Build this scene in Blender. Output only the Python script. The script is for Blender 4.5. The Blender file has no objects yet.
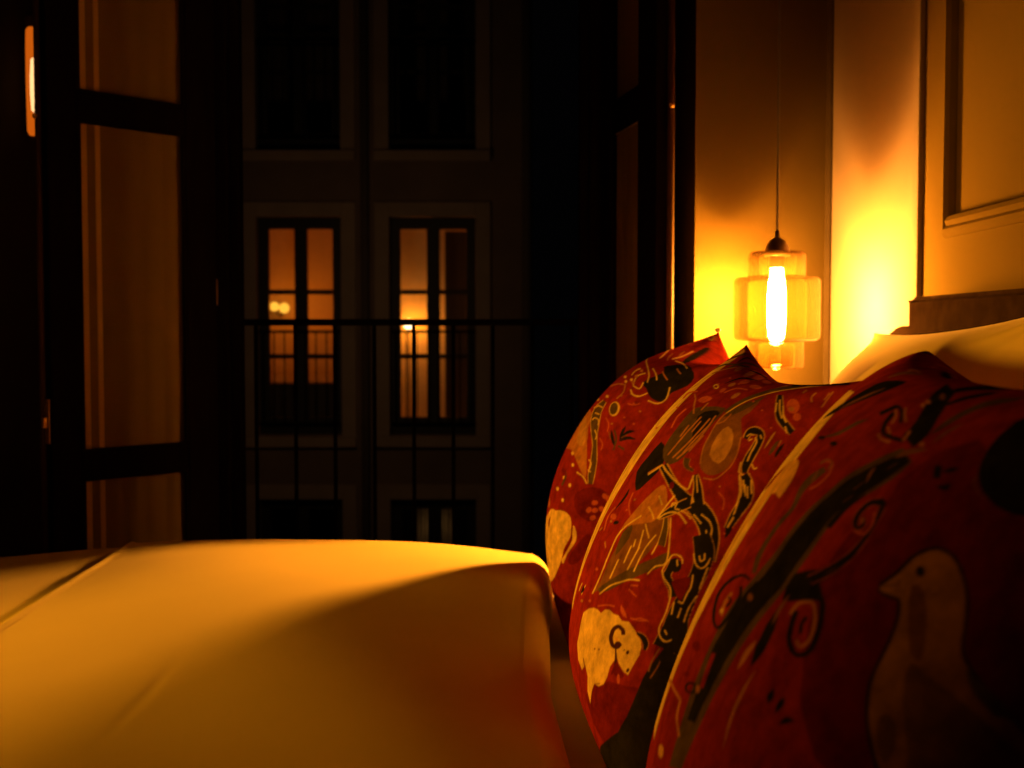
import bpy, bmesh, math, random
import numpy as np
from mathutils import Vector, Matrix
random.seed(7)
S = bpy.context.scene
COL = S.collection
PI = math.pi

# ---------------------------------------------------------------- helpers
def link(o, parent=None):
    COL.objects.link(o)
    if parent is not None:
        o.parent = parent
        o.matrix_parent_inverse = Matrix.Identity(4)
    return o

def obj(name, bm, mat, parent=None, smooth=False):
    me = bpy.data.meshes.new(name)
    bmesh.ops.recalc_face_normals(bm, faces=bm.faces[:])
    bm.to_mesh(me); bm.free()
    if mat is not None:
        me.materials.append(mat)
    if smooth:
        me.polygons.foreach_set('use_smooth', [True] * len(me.polygons))
    return link(bpy.data.objects.new(name, me), parent)

def tag(o, label=None, cat=None, group=None, kind=None):
    if label: o['label'] = label
    if cat: o['category'] = cat
    if group: o['group'] = group
    if kind: o['kind'] = kind
    return o

def thing(name, label, cat, loc=(0, 0, 0), rotz=0.0, group=None):
    o = bpy.data.objects.new(name, None)
    o.empty_display_size = 0.05
    o.location = loc; o.rotation_euler = (0, 0, rotz)
    link(o)
    return tag(o, label, cat, group)

def struct_empty(name, loc=(0, 0, 0), rotz=0.0):
    o = bpy.data.objects.new(name, None)
    o.empty_display_size = 0.05
    o.location = loc; o.rotation_euler = (0, 0, rotz)
    link(o); o['kind'] = 'structure'
    return o

def struct(name, bm, mat):
    o = obj(name, bm, mat); o['kind'] = 'structure'
    return o

def copy_tree(o, parent=None):
    c = o.copy(); COL.objects.link(c)
    if parent is not None: c.parent = parent
    for ch in [k for k in o.children]:
        copy_tree(ch, c)
    return c

def B(*boxes, bevel=0.0, seg=2):
    """boxes as (x0,y0,z0,x1,y1,z1) in one bmesh"""
    bm = bmesh.new()
    for (x0, y0, z0, x1, y1, z1) in boxes:
        m = Matrix.Translation(((x0 + x1) / 2, (y0 + y1) / 2, (z0 + z1) / 2)) @ Matrix.Diagonal((abs(x1 - x0), abs(y1 - y0), abs(z1 - z0), 1))
        bmesh.ops.create_cube(bm, size=1.0, matrix=m)
    if bevel:
        bmesh.ops.bevel(bm, geom=bm.edges[:], offset=bevel, segments=seg, profile=0.6, affect='EDGES')
    return bm

def lathe(profile, n=48, center=(0, 0, 0), close=False, bm=None):
    """profile: [(r,z)...] spun round z"""
    bm = bm or bmesh.new()
    rings = []
    for (r, z) in profile:
        if r < 1e-6:
            rings.append([bm.verts.new((center[0], center[1], center[2] + z))])
        else:
            rings.append([bm.verts.new((center[0] + r * math.cos(2 * PI * i / n), center[1] + r * math.sin(2 * PI * i / n), center[2] + z)) for i in range(n)])
    pairs = list(zip(rings, rings[1:]))
    if close: pairs.append((rings[-1], rings[0]))
    for a, b in pairs:
        for i in range(n):
            j = (i + 1) % n
            if len(a) == 1 and len(b) == 1: continue
            if len(a) == 1: bm.faces.new((a[0], b[i], b[j]))
            elif len(b) == 1: bm.faces.new((a[i], a[j], b[0]))
            else: bm.faces.new((a[i], a[j], b[j], b[i]))
    return bm

def tube(pts, r, n=10, bm=None, caps=True):
    bm = bm or bmesh.new()
    pts = [Vector(p) for p in pts]
    rr = r if isinstance(r, (list, tuple)) else [r] * len(pts)
    rings = []
    for k, p in enumerate(pts):
        t = (pts[min(k + 1, len(pts) - 1)] - pts[max(k - 1, 0)]).normalized()
        a = Vector((0, 0, 1)) if abs(t.z) < 0.9 else Vector((1, 0, 0))
        u = t.cross(a).normalized(); w = t.cross(u)
        rings.append([bm.verts.new(p + u * rr[k] * math.cos(2 * PI * i / n) + w * rr[k] * math.sin(2 * PI * i / n)) for i in range(n)])
    for a, b in zip(rings, rings[1:]):
        for i in range(n):
            bm.faces.new((a[i], a[(i + 1) % n], b[(i + 1) % n], b[i]))
    if caps:
        bm.faces.new(rings[0]); bm.faces.new(rings[-1])
    return bm

def sphere(c, r, n=16, bm=None, sz=1.0):
    prof = [(r * math.sin(PI * k / n), -r * sz * math.cos(PI * k / n)) for k in range(n + 1)]
    return lathe(prof, n=n * 2, center=c, bm=bm)

def sweep(profile, path, bm=None, closed=False):
    """sweep a 2D profile [(a,b)] along path of (point, axis_a, axis_b)"""
    bm = bm or bmesh.new()
    rings = []
    for (p, A, Bx) in path:
        rings.append([bm.verts.new(Vector(p) + Vector(A) * a + Vector(Bx) * b) for a, b in profile])
    n = len(profile)
    pr = list(zip(rings, rings[1:]))
    if closed: pr.append((rings[-1], rings[0]))
    for a, b in pr:
        for i in range(n):
            bm.faces.new((a[i], a[(i + 1) % n], b[(i + 1) % n], b[i]))
    if not closed:
        bm.faces.new(rings[0]); bm.faces.new(rings[-1])
    return bm

def grid_mesh(name, P, mat, parent=None, closed_pairs=None, colors=None):
    """P: (n,m,3) array -> smooth quad grid"""
    n, m = P.shape[:2]
    idx = np.arange(n * m).reshape(n, m)
    f = np.stack([idx[:-1, :-1], idx[1:, :-1], idx[1:, 1:], idx[:-1, 1:]], -1).reshape(-1, 4)
    return raw_mesh(name, P.reshape(-1, 3), f, mat, parent, colors)

def raw_mesh(name, V, F, mat, parent=None, colors=None):
    me = bpy.data.meshes.new(name)
    me.vertices.add(len(V)); me.vertices.foreach_set('co', np.asarray(V, np.float32).ravel())
    me.loops.add(F.size); me.loops.foreach_set('vertex_index', F.astype(np.int32).ravel())
    me.polygons.add(len(F)); me.polygons.foreach_set('loop_start', np.arange(0, F.size, 4, dtype=np.int32))
    me.polygons.foreach_set('use_smooth', np.ones(len(F), bool))
    me.update(calc_edges=True); me.validate()
    if colors is not None:
        a = me.color_attributes.new('pattern', 'FLOAT_COLOR', 'POINT')
        a.data.foreach_set('color', np.asarray(colors, np.float32).ravel())
    me.materials.append(mat)
    return link(bpy.data.objects.new(name, me), parent)

# ---------------------------------------------------------------- materials
def mat_base(name):
    m = bpy.data.materials.new(name); m.use_nodes = True
    nt = m.node_tree
    return m, nt, nt.nodes['Principled BSDF']

def sock(nt, v, s):
    if hasattr(v, 'is_linked') or hasattr(v, 'links'): nt.links.new(v, s)
    else: s.default_value = v

def plain(name, col, rough=0.5, metal=0.0, spec=0.5, noise=0.12, scale=14.0, bump=0.0, bscale=60.0, coat=0.0, stretch=(1, 1, 1)):
    m, nt, p = mat_base(name)
    tc = nt.nodes.new('ShaderNodeTexCoord'); mp = nt.nodes.new('ShaderNodeMapping')
    mp.inputs['Scale'].default_value = stretch
    nt.links.new(tc.outputs['Object'], mp.inputs['Vector'])
    nz = nt.nodes.new('ShaderNodeTexNoise'); nz.inputs['Scale'].default_value = scale; nz.inputs['Detail'].default_value = 5
    nt.links.new(mp.outputs['Vector'], nz.inputs['Vector'])
    cr = nt.nodes.new('ShaderNodeValToRGB')
    lo = [max(0, c * (1 - noise)) for c in col]; hi = [min(1, c * (1 + noise)) for c in col]
    cr.color_ramp.elements[0].position = 0.3; cr.color_ramp.elements[1].position = 0.7
    cr.color_ramp.elements[0].color = (*lo, 1); cr.color_ramp.elements[1].color = (*hi, 1)
    nt.links.new(nz.outputs['Fac'], cr.inputs['Fac'])
    nt.links.new(cr.outputs['Color'], p.inputs['Base Color'])
    p.inputs['Roughness'].default_value = rough; p.inputs['Metallic'].default_value = metal
    p.inputs['Specular IOR Level'].default_value = spec
    if coat:
        p.inputs['Coat Weight'].default_value = coat; p.inputs['Coat Roughness'].default_value = 0.15
    if bump:
        n2 = nt.nodes.new('ShaderNodeTexNoise'); n2.inputs['Scale'].default_value = bscale; n2.inputs['Detail'].default_value = 3
        nt.links.new(mp.outputs['Vector'], n2.inputs['Vector'])
        b = nt.nodes.new('ShaderNodeBump'); b.inputs['Strength'].default_value = bump; b.inputs['Distance'].default_value = 0.002
        nt.links.new(n2.outputs['Fac'], b.inputs['Height']); nt.links.new(b.outputs['Normal'], p.inputs['Normal'])
    return m

def weave(name, col, rough=0.85, scale=900.0, bump=0.15, sheen=0.05, noise=0.06):
    m, nt, p = mat_base(name)
    tc = nt.nodes.new('ShaderNodeTexCoord')
    nz = nt.nodes.new('ShaderNodeTexNoise'); nz.inputs['Scale'].default_value = 5; nz.inputs['Detail'].default_value = 6
    nt.links.new(tc.outputs['Object'], nz.inputs['Vector'])
    cr = nt.nodes.new('ShaderNodeValToRGB')
    cr.color_ramp.elements[0].color = (*[c * (1 - noise) for c in col], 1); cr.color_ramp.elements[1].color = (*[min(1, c * (1 + noise)) for c in col], 1)
    nt.links.new(nz.outputs['Fac'], cr.inputs['Fac']); nt.links.new(cr.outputs['Color'], p.inputs['Base Color'])
    p.inputs['Roughness'].default_value = rough; p.inputs['Specular IOR Level'].default_value = 0.0
    p.inputs['Sheen Weight'].default_value = sheen; p.inputs['Sheen Roughness'].default_value = 0.4
    n2 = nt.nodes.new('ShaderNodeTexNoise'); n2.inputs['Scale'].default_value = scale; n2.inputs['Detail'].default_value = 2
    nt.links.new(tc.outputs['Object'], n2.inputs['Vector'])
    b = nt.nodes.new('ShaderNodeBump'); b.inputs['Strength'].default_value = bump; b.inputs['Distance'].default_value = 0.001
    nt.links.new(n2.outputs['Fac'], b.inputs['Height']); nt.links.new(b.outputs['Normal'], p.inputs['Normal'])
    return m

def emit(name, col, strength):
    m = bpy.data.materials.new(name); m.use_nodes = True; nt = m.node_tree; nt.nodes.clear()
    e = nt.nodes.new('ShaderNodeEmission'); e.inputs['Color'].default_value = (*col, 1); e.inputs['Strength'].default_value = strength
    o = nt.nodes.new('ShaderNodeOutputMaterial'); nt.links.new(e.outputs[0], o.inputs['Surface'])
    return m

def thin_glass(name, tint, gloss=0.08, haze=0.0, hazecol=(1, 1, 1), rough=0.03):
    """clear thin pane: straight-through transparency, a little mirror, a little milky body"""
    m = bpy.data.materials.new(name); m.use_nodes = True; nt = m.node_tree; nt.nodes.clear()
    t = nt.nodes.new('ShaderNodeBsdfTransparent'); t.inputs['Color'].default_value = (*tint, 1)
    g = nt.nodes.new('ShaderNodeBsdfGlossy'); g.inputs['Roughness'].default_value = rough
    lw = nt.nodes.new('ShaderNodeFresnel'); lw.inputs['IOR'].default_value = 1.45
    mx = nt.nodes.new('ShaderNodeMixShader')
    sc = nt.nodes.new('ShaderNodeMath'); sc.operation = 'MULTIPLY'; sc.inputs[1].default_value = gloss / 0.04
    nt.links.new(lw.outputs[0], sc.inputs[0]); nt.links.new(sc.outputs[0], mx.inputs[0])
    src = t.outputs[0]
    if haze:
        d = nt.nodes.new('ShaderNodeBsdfTranslucent'); d.inputs['Color'].default_value = (*hazecol, 1)
        d2 = nt.nodes.new('ShaderNodeBsdfDiffuse'); d2.inputs['Color'].default_value = (*hazecol, 1)
        md = nt.nodes.new('ShaderNodeMixShader'); md.inputs[0].default_value = 0.5
        nt.links.new(d.outputs[0], md.inputs[1]); nt.links.new(d2.outputs[0], md.inputs[2])
        mh = nt.nodes.new('ShaderNodeMixShader'); mh.inputs[0].default_value = haze
        nt.links.new(t.outputs[0], mh.inputs[1]); nt.links.new(md.outputs[0], mh.inputs[2])
        src = mh.outputs[0]
    nt.links.new(src, mx.inputs[1]); nt.links.new(g.outputs[0], mx.inputs[2])
    o = nt.nodes.new('ShaderNodeOutputMaterial'); nt.links.new(mx.outputs[0], o.inputs['Surface'])
    return m

def sheer(name, col, openness=0.35):
    m = bpy.data.materials.new(name); m.use_nodes = True; nt = m.node_tree; nt.nodes.clear()
    t = nt.nodes.new('ShaderNodeBsdfTransparent')
    d = nt.nodes.new('ShaderNodeBsdfDiffuse'); tr = nt.nodes.new('ShaderNodeBsdfTranslucent')
    tc = nt.nodes.new('ShaderNodeTexCoord'); nz = nt.nodes.new('ShaderNodeTexNoise'); nz.inputs['Scale'].default_value = 250
    nt.links.new(tc.outputs['Object'], nz.inputs['Vector'])
    cr = nt.nodes.new('ShaderNodeValToRGB'); cr.color_ramp.elements[0].color = (*[c * .85 for c in col], 1); cr.color_ramp.elements[1].color = (*col, 1)
    nt.links.new(nz.outputs['Fac'], cr.inputs['Fac'])
    for s in (d, tr): nt.links.new(cr.outputs['Color'], s.inputs['Color'])
    a = nt.nodes.new('ShaderNodeMixShader'); a.inputs[0].default_value = 0.4
    nt.links.new(d.outputs[0], a.inputs[1]); nt.links.new(tr.outputs[0], a.inputs[2])
    b = nt.nodes.new('ShaderNodeMixShader'); b.inputs[0].default_value = 1 - openness
    nt.links.new(t.outputs[0], b.inputs[1]); nt.links.new(a.outputs[0], b.inputs[2])
    o = nt.nodes.new('ShaderNodeOutputMaterial'); nt.links.new(b.outputs[0], o.inputs['Surface'])
    return m

def batik(name):
    """printed cotton: dyed pattern from the mesh's own colour layer with wax-crackle mottling"""
    m, nt, p = mat_base(name)
    at = nt.nodes.new('ShaderNodeAttribute'); at.attribute_name = 'pattern'
    tc = nt.nodes.new('ShaderNodeTexCoord')
    nz = nt.nodes.new('ShaderNodeTexNoise'); nz.inputs['Scale'].default_value = 55; nz.inputs['Detail'].default_value = 6; nz.inputs['Roughness'].default_value = 0.65
    nt.links.new(tc.outputs['Object'], nz.inputs['Vector'])
    cr = nt.nodes.new('ShaderNodeValToRGB')
    cr.color_ramp.elements[0].position = 0.28; cr.color_ramp.elements[1].position = 0.72
    cr.color_ramp.elements[0].color = (0.50, 0.50, 0.50, 1); cr.color_ramp.elements[1].color = (1.18, 1.18, 1.18, 1)
    nt.links.new(nz.outputs['Fac'], cr.inputs['Fac'])
    mu = nt.nodes.new('ShaderNodeMix'); mu.data_type = 'RGBA'; mu.blend_type = 'MULTIPLY'; mu.inputs['Factor'].default_value = 1
    nt.links.new(at.outputs['Color'], mu.inputs['A']); nt.links.new(cr.outputs['Color'], mu.inputs['B'])
    nt.links.new(mu.outputs['Result'], p.inputs['Base Color'])
    p.inputs['Roughness'].default_value = 0.7; p.inputs['Specular IOR Level'].default_value = 0.0
    p.inputs['Sheen Weight'].default_value = 0.0
    n2 = nt.nodes.new('ShaderNodeTexNoise'); n2.inputs['Scale'].default_value = 420; n2.inputs['Detail'].default_value = 2
    nt.links.new(tc.outputs['Object'], n2.inputs['Vector'])
    b = nt.nodes.new('ShaderNodeBump'); b.inputs['Strength'].default_value = 0.2; b.inputs['Distance'].default_value = 0.001
    nt.links.new(n2.outputs['Fac'], b.inputs['Height']); nt.links.new(b.outputs['Normal'], p.inputs['Normal'])
    return m

M = {}
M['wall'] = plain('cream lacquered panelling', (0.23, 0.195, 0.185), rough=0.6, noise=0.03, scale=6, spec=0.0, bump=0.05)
M['wall_shaded'] = plain('darkened cream panelling', (0.112, 0.080, 0.018), rough=0.6, noise=0.03, scale=6, spec=0.0, bump=0.05)  # shaded copy of the panelling, darkened to deepen the lamp light's falloff
M['cornerstrip'] = plain('darker corner strip', (0.03, 0.023, 0.012), spec=0.0, rough=0.8)  # strip coloured darker than the plaster beside it
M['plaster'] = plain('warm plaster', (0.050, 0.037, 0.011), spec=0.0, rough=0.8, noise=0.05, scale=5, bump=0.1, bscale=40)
M['ceil'] = plain('ceiling paint', (0.16, 0.12, 0.08), rough=0.9, noise=0.03)
M['floor'] = plain('dark oak boards', (0.09, 0.05, 0.025), rough=0.35, noise=0.4, scale=4, stretch=(0.6, 8, 1))
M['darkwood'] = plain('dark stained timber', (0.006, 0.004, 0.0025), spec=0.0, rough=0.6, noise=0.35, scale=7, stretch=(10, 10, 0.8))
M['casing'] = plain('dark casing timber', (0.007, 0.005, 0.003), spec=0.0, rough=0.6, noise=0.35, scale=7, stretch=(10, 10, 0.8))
M['brass'] = plain('aged brass', (0.60, 0.42, 0.18), rough=0.45, metal=0.6, noise=0.1)
M['leather'] = plain('dark brown leather', (0.030, 0.018, 0.010), spec=0.0, rough=0.6, noise=0.25, scale=25, bump=0.25, bscale=220)
M['bedwood'] = plain('walnut bed base', (0.05, 0.03, 0.018), rough=0.5, noise=0.3)
M['linen'] = weave('cream duvet cotton', (0.83, 0.71, 0.24))
M['sheet'] = weave('white sheet cotton', (0.72, 0.66, 0.54))
M['pillow'] = weave('white pillow cotton', (0.80, 0.68, 0.32))
M['batik'] = batik('red batik cotton')
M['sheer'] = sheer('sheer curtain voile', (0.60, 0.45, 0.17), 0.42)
M['pearl'] = plain('glint pearl white', (0.9, 0.85, 0.75), rough=0.15, spec=0.8, noise=0.02)
M['sheer_shaded'] = sheer('shaded voile', (0.30, 0.21, 0.09), 0.20)  # same voile coloured darker to stand for shade on the right leaf
M['pleat'] = sheer('brightened voile fold', (0.95, 0.72, 0.30), 0.10)  # voile folds made paler and denser to paint the light they catch
M['pane'] = thin_glass('window glass', (0.96, 0.96, 0.95), gloss=0.0003, rough=0.0)
M['amber'] = thin_glass('amber lamp glass', (0.93, 0.75, 0.42), gloss=0.03, haze=0.003, hazecol=(0.95, 0.62, 0.12))
M['black'] = plain('black iron', (0.003, 0.003, 0.003), rough=0.8, spec=0.03, noise=0.2)
M['amber_top'] = thin_glass('denser amber glass of the upper tier', (0.80, 0.62, 0.32), gloss=0.03, haze=0.006, hazecol=(0.95, 0.55, 0.10))
M['amber_plate'] = thin_glass('thick amber glass shoulders', (0.36, 0.22, 0.08), gloss=0.03, haze=0.006, hazecol=(0.8, 0.45, 0.08))
M['bronze'] = plain('dark bronze', (0.10, 0.065, 0.035), rough=0.35, metal=0.7, noise=0.2)
M['cord'] = plain('black fabric cord', (0.02, 0.017, 0.013), rough=0.8)
M['bulb'] = emit('lit bulb', (1.0, 0.52, 0.17), 3100.0)
M['facade'] = plain('street facade render', (0.20, 0.15, 0.11), rough=0.9, noise=0.15, scale=2)
M['surround'] = plain('pale window surround', (0.34, 0.27, 0.20), rough=0.9, noise=0.1, scale=3)
M['street_frame'] = plain('dark green window joinery', (0.014, 0.014, 0.012), rough=0.6)
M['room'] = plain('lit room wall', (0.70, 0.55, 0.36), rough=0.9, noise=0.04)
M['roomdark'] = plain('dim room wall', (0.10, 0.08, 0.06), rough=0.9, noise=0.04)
M['street'] = plain('asphalt street', (0.05, 0.05, 0.05), rough=0.9)
M['globe'] = emit('lit globe', (1.0, 0.45, 0.04), 1.4)
M['globe_hot'] = emit('bright lit globe', (1.0, 0.75, 0.42), 4.0)
def glow_glass(name, col, strength, fac):
    m = emit(name, col, strength); nt = m.node_tree
    e = [n for n in nt.nodes if n.type == 'EMISSION'][0]; o = [n for n in nt.nodes if n.type == 'OUTPUT_MATERIAL'][0]
    t = nt.nodes.new('ShaderNodeBsdfTransparent'); x = nt.nodes.new('ShaderNodeMixShader'); x.inputs[0].default_value = fac
    nt.links.new(t.outputs[0], x.inputs[1]); nt.links.new(e.outputs[0], x.inputs[2]); nt.links.new(x.outputs[0], o.inputs['Surface'])
    return m
M['tube_glass'] = glow_glass('glowing amber tube glass', (1.0, 0.17, 0.006), 0.75, 0.5)
M['tube_core'] = emit('glowing tube core', (1.0, 0.62, 0.25), 2.5)
M['paleclo'] = plain('pale curtain cloth', (0.55, 0.47, 0.34), rough=0.9)

M['edge'] = plain('honey timber edge strip', (0.085, 0.05, 0.018), rough=0.6, spec=0.05, noise=0.2, stretch=(10, 10, .8))

# ---------------------------------------------------------------- cushion shape
def cushion_frame(foot, top, yaw, roll=0.0):
    """axes of a leaning cushion: foot/top are the middle of its lower and upper edge"""
    F = np.array(foot, float); T = np.array(top, float)
    V = (T - F); L = np.linalg.norm(V); V /= L
    U = np.array([math.sin(yaw), math.cos(yaw), 0.0]); U -= V * U.dot(V); U /= np.linalg.norm(U)
    N = np.cross(V, U)          # faces the foot of the bed and up
    if N[0] > 0: N = -N
    if roll:
        U, V = U * math.cos(roll) + V * math.sin(roll), V * math.cos(roll) - U * math.sin(roll)
    return (F + T) / 2, U, V, N, L / 2

def cushion_sheet(frame, n, a, b, T, side, k=0.10, pw=0.5, wr=0.0, seed=0, lump=None, nv=None):
    C, U, V, N, _ = frame
    t = np.sin(np.linspace(-1, 1, n) * math.pi / 2 * 0.985) / math.sin(math.pi / 2 * 0.985)
    t = 0.5 * t + 0.5 * np.linspace(-1, 1, n)
    u, v = np.meshgrid(t, t, indexing='ij')
    up = u * (1 - k * (u ** 2) * (1 - v ** 2)); vp = v * (1 - np.where(v > 0, k, 0.25 * k) * (v ** 2) * (1 - u ** 2))
    q = np.clip((1 - u ** 2) * (1 - v ** 2), 0, None)
    w = T * q ** pw
    if wr:
        rs = np.random.RandomState(seed)
        for cu, cv in ((1, 1), (1, -1), (-1, 1), (-1, -1)):
            d = np.hypot(u - cu, v - cv); th = np.arctan2(v - cv, u - cu)
            w = w + wr * np.sin(th * (9 + rs.rand() * 4) + rs.rand() * 6) * np.exp(-(d / 0.45) ** 2) * q ** 0.35
        for _ in range(5):
            fx, fy, ph = rs.randn() * 2.2, rs.randn() * 2.2, rs.rand() * 6
            w = w + 0.35 * wr * np.sin(fx * u + fy * v + ph) * q ** 0.5
    if lump is not None:
        w = w + lump(u, v) * q ** 0.5
    P = C + up[..., None] * a * U + vp[..., None] * b * V + (side * w)[..., None] * N
    return P, u, v


# ================================================================ camera
CAMZ = 1.10
cam = bpy.data.cameras.new('camera'); co = link(bpy.data.objects.new('camera', cam))
co.location = (0, 0, CAMZ); co.rotation_euler = (PI / 2 - math.atan(0.045), 0, 0)
cam.sensor_width = 36.0; cam.lens = 42.19; cam.clip_start = 0.02; cam.clip_end = 200
cam.dof.use_dof = True; cam.dof.focus_distance = 1.40; cam.dof.aperture_fstop = 8.0
S.camera = co

# ================================================================ room shell
XR = 0.80        # panelled wall behind the headboard
YB = 3.03        # wall with the french window
XL, YF, ZC = -2.75, -2.0, 2.80
OX0, OX1, OZ1 = -0.79, 0.27, 2.45      # opening in the wall
WT = 0.32
struct('floor', B((XL - .12, YF - .12, -0.12, XR + .12, YB + WT, 0.0)), M['floor'])
struct('ceiling', B((XL - .12, YF - .12, ZC, XR + .12, YB + WT, ZC + .12)), M['ceil'])
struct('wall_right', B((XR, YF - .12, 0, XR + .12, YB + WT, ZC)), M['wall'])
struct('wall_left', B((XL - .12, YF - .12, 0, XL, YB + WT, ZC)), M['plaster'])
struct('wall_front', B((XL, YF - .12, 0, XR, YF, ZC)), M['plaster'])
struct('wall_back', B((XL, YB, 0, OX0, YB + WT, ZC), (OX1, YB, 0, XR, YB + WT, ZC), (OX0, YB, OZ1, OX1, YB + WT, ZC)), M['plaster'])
# panelling trim of the headboard wall: corner strip, vertical bead, raised panel mouldings
sp = bmesh.new()      # splayed pier between the window and the headboard wall
SPX, SPY = 0.4080, 2.69
pp = [(SPX, YB), (SPX, SPY), (XR, YB)]
lo = [sp.verts.new((x, y, 0)) for x, y in pp]; hi = [sp.verts.new((x, y, ZC)) for x, y in pp]
sp.faces.new(lo); sp.faces.new(hi)
for i in range(3):
    j = (i + 1) % 3; sp.faces.new((lo[i], lo[j], hi[j], hi[i]))
struct('wall_back_splay', sp, M['plaster'])
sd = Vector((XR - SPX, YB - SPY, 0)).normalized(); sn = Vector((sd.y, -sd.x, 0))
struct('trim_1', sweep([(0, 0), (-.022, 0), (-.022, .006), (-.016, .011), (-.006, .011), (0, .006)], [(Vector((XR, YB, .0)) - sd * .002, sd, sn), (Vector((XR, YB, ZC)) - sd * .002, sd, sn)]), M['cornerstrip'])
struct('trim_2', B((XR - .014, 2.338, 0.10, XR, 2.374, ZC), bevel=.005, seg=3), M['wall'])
def panel_moulding(name, y0, y1, z0, z1, w=0.040):
    prof = [(0, 0), (0, .010), (.006, .016), (.014, .018), (.020, .013), (.028, .020), (.036, .016), (w, .006), (w, 0)]
    pts = [((XR, y0, z0), (0, 1, 1)), ((XR, y1, z0), (0, -1, 1)), ((XR, y1, z1), (0, -1, -1)), ((XR, y0, z1), (0, 1, -1))]
    path = [(p, a, (-1, 0, 0)) for p, a in pts]
    return struct(name, sweep(prof, path, closed=True), M['wall_shaded'])
struct('trim_6', B((XR - .004, YF, 0.11, XR, 2.340, ZC)), M['wall_shaded'])  # thin sheet over the wall that carries the darkened colour
panel_moulding('trim_3', 1.02, 2.205, 1.268, 2.60)
panel_moulding('trim_4', -0.40, 0.86, 1.268, 2.60)
panel_moulding('trim_5', -1.80, -0.56, 1.268, 2.60)
struct('baseboard_right', B((XR - .016, YF, 0, XR, YB, 0.11), bevel=.004), M['wall'])
struct('baseboard_back', B((XL, YB - .016, 0, -0.99, YB, 0.11), bevel=.004), M['plaster'])
struct('baseboard_left', B((XL, YF, 0, XL + .016, YB, 0.11), bevel=.004), M['plaster'])

# fixed window frame: room-side casing with stepped mouldings, jambs, head, sill
win = struct_empty('window_1', (0, YB, 0))
def casing(x0, x1, z0, z1, flip):
    s = 1 if not flip else -1
    w = x1 - x0
    prof = [(0, 0), (0, -.030), (.012, -.036), (.030, -.024), (.050, -.024), (.058, -.034), (w - .045, -.040), (w - .020, -.040), (w, -.022), (w, 0)]
    if flip: path = [((x1, 0, z0), (-1, 0, 0), (0, 1, 0)), ((x1, 0, z1), (-1, 0, 0), (0, 1, 0))]
    else: path = [((x0, 0, z0), (1, 0, 0), (0, 1, 0)), ((x0, 0, z1), (1, 0, 0), (0, 1, 0))]
    return sweep(prof, path)
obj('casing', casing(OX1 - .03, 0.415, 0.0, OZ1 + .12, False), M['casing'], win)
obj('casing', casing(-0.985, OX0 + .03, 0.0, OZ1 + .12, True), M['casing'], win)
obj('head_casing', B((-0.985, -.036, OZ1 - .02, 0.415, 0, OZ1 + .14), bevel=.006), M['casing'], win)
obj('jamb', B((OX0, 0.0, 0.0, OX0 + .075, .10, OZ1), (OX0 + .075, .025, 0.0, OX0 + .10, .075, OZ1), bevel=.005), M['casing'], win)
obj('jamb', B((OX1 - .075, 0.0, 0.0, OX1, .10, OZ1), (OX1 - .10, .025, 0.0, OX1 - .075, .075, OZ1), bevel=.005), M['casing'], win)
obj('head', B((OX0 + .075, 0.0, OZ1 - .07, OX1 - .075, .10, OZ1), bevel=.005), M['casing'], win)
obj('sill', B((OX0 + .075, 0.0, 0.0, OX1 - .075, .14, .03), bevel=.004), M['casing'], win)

# ---------------------------------------------------------------- french door leaves
LW, LZ0, LZ1, LT = 0.437, 0.02, 2.40, 0.036
def leaf(name, loc, ang, flip, SW):
    """local x runs from hinge (0) to free edge (LW); the street face is at y=0, the room face at +-LT"""
    r = struct_empty(name, loc, ang)
    s = -1 if flip else 1
    def bx(x0, z0, x1, z1, y0=0.0, y1=LT): return (x0, min(s * y0, s * y1), z0, x1, max(s * y0, s * y1), z1)
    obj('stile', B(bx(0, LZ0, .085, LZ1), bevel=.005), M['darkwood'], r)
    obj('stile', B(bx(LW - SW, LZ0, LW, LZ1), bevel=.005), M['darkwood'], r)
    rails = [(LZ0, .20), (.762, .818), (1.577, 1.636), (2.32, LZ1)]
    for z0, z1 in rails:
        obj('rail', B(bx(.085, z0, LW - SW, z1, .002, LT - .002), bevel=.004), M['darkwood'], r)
    for (a, b_) in zip(rails, rails[1:]):
        z0, z1 = a[1], b_[0]; x0, x1 = .085, LW - SW
        bd = .009
        obj('glazing_bead', B(bx(x0, z0, x0 + bd, z1, .002, .0065), bx(x1 - bd, z0, x1, z1, .002, .0065), bx(x0 + bd, z0, x1 - bd, z0 + bd, .002, .0065), bx(x0 + bd, z1 - bd, x1 - bd, z1, .002, .0065)), M['darkwood'], r)
        obj('glass_pane', B(bx(x0, z0, x1, z1, .007, .010)), M['pane'], r)
    # brass edge strip on the meeting edge, with its screws
    e = obj('edge_strip', tube([(LW + .004, s * (LT - .004), LZ0 + .03), (LW + .004, s * (LT - .004), LZ1 - .03)], .0075, 14), M['edge'], r, True)
    for z in (.45, 1.575, 2.15):
        obj('screw', sphere((LW + .011, s * (LT - .004), z), .006, 8), M['brass'], e, True)
    lp = obj('latch_plate', B(bx(LW - .001, .845, LW + .003, .945, .008, .030), bevel=.0012), M['brass'], r)
    obj('latch_bolt', B(bx(LW + .003, .880, LW + .013, .905, .013, .025), bevel=.002), M['brass'], lp)
    for z in (.35, 1.195, 2.05):
        obj('hinge', tube([(-.008, s * .022, z - .032), (-.008, s * .022, z + .032)], .007, 12), M['brass'], r, True)
    return r
HL = (-0.735, 3.000); HR = (0.219, 2.995)
aL = math.atan2(2.690 - 3.03, -1.058 + 0.75)
aR = math.atan2(-0.98, 0.197)
leaf('door_1', (HL[0], HL[1], 0), aL, True, .072)
leaf('door_2', (HR[0], HR[1], 0), aR, False, .125)
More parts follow.
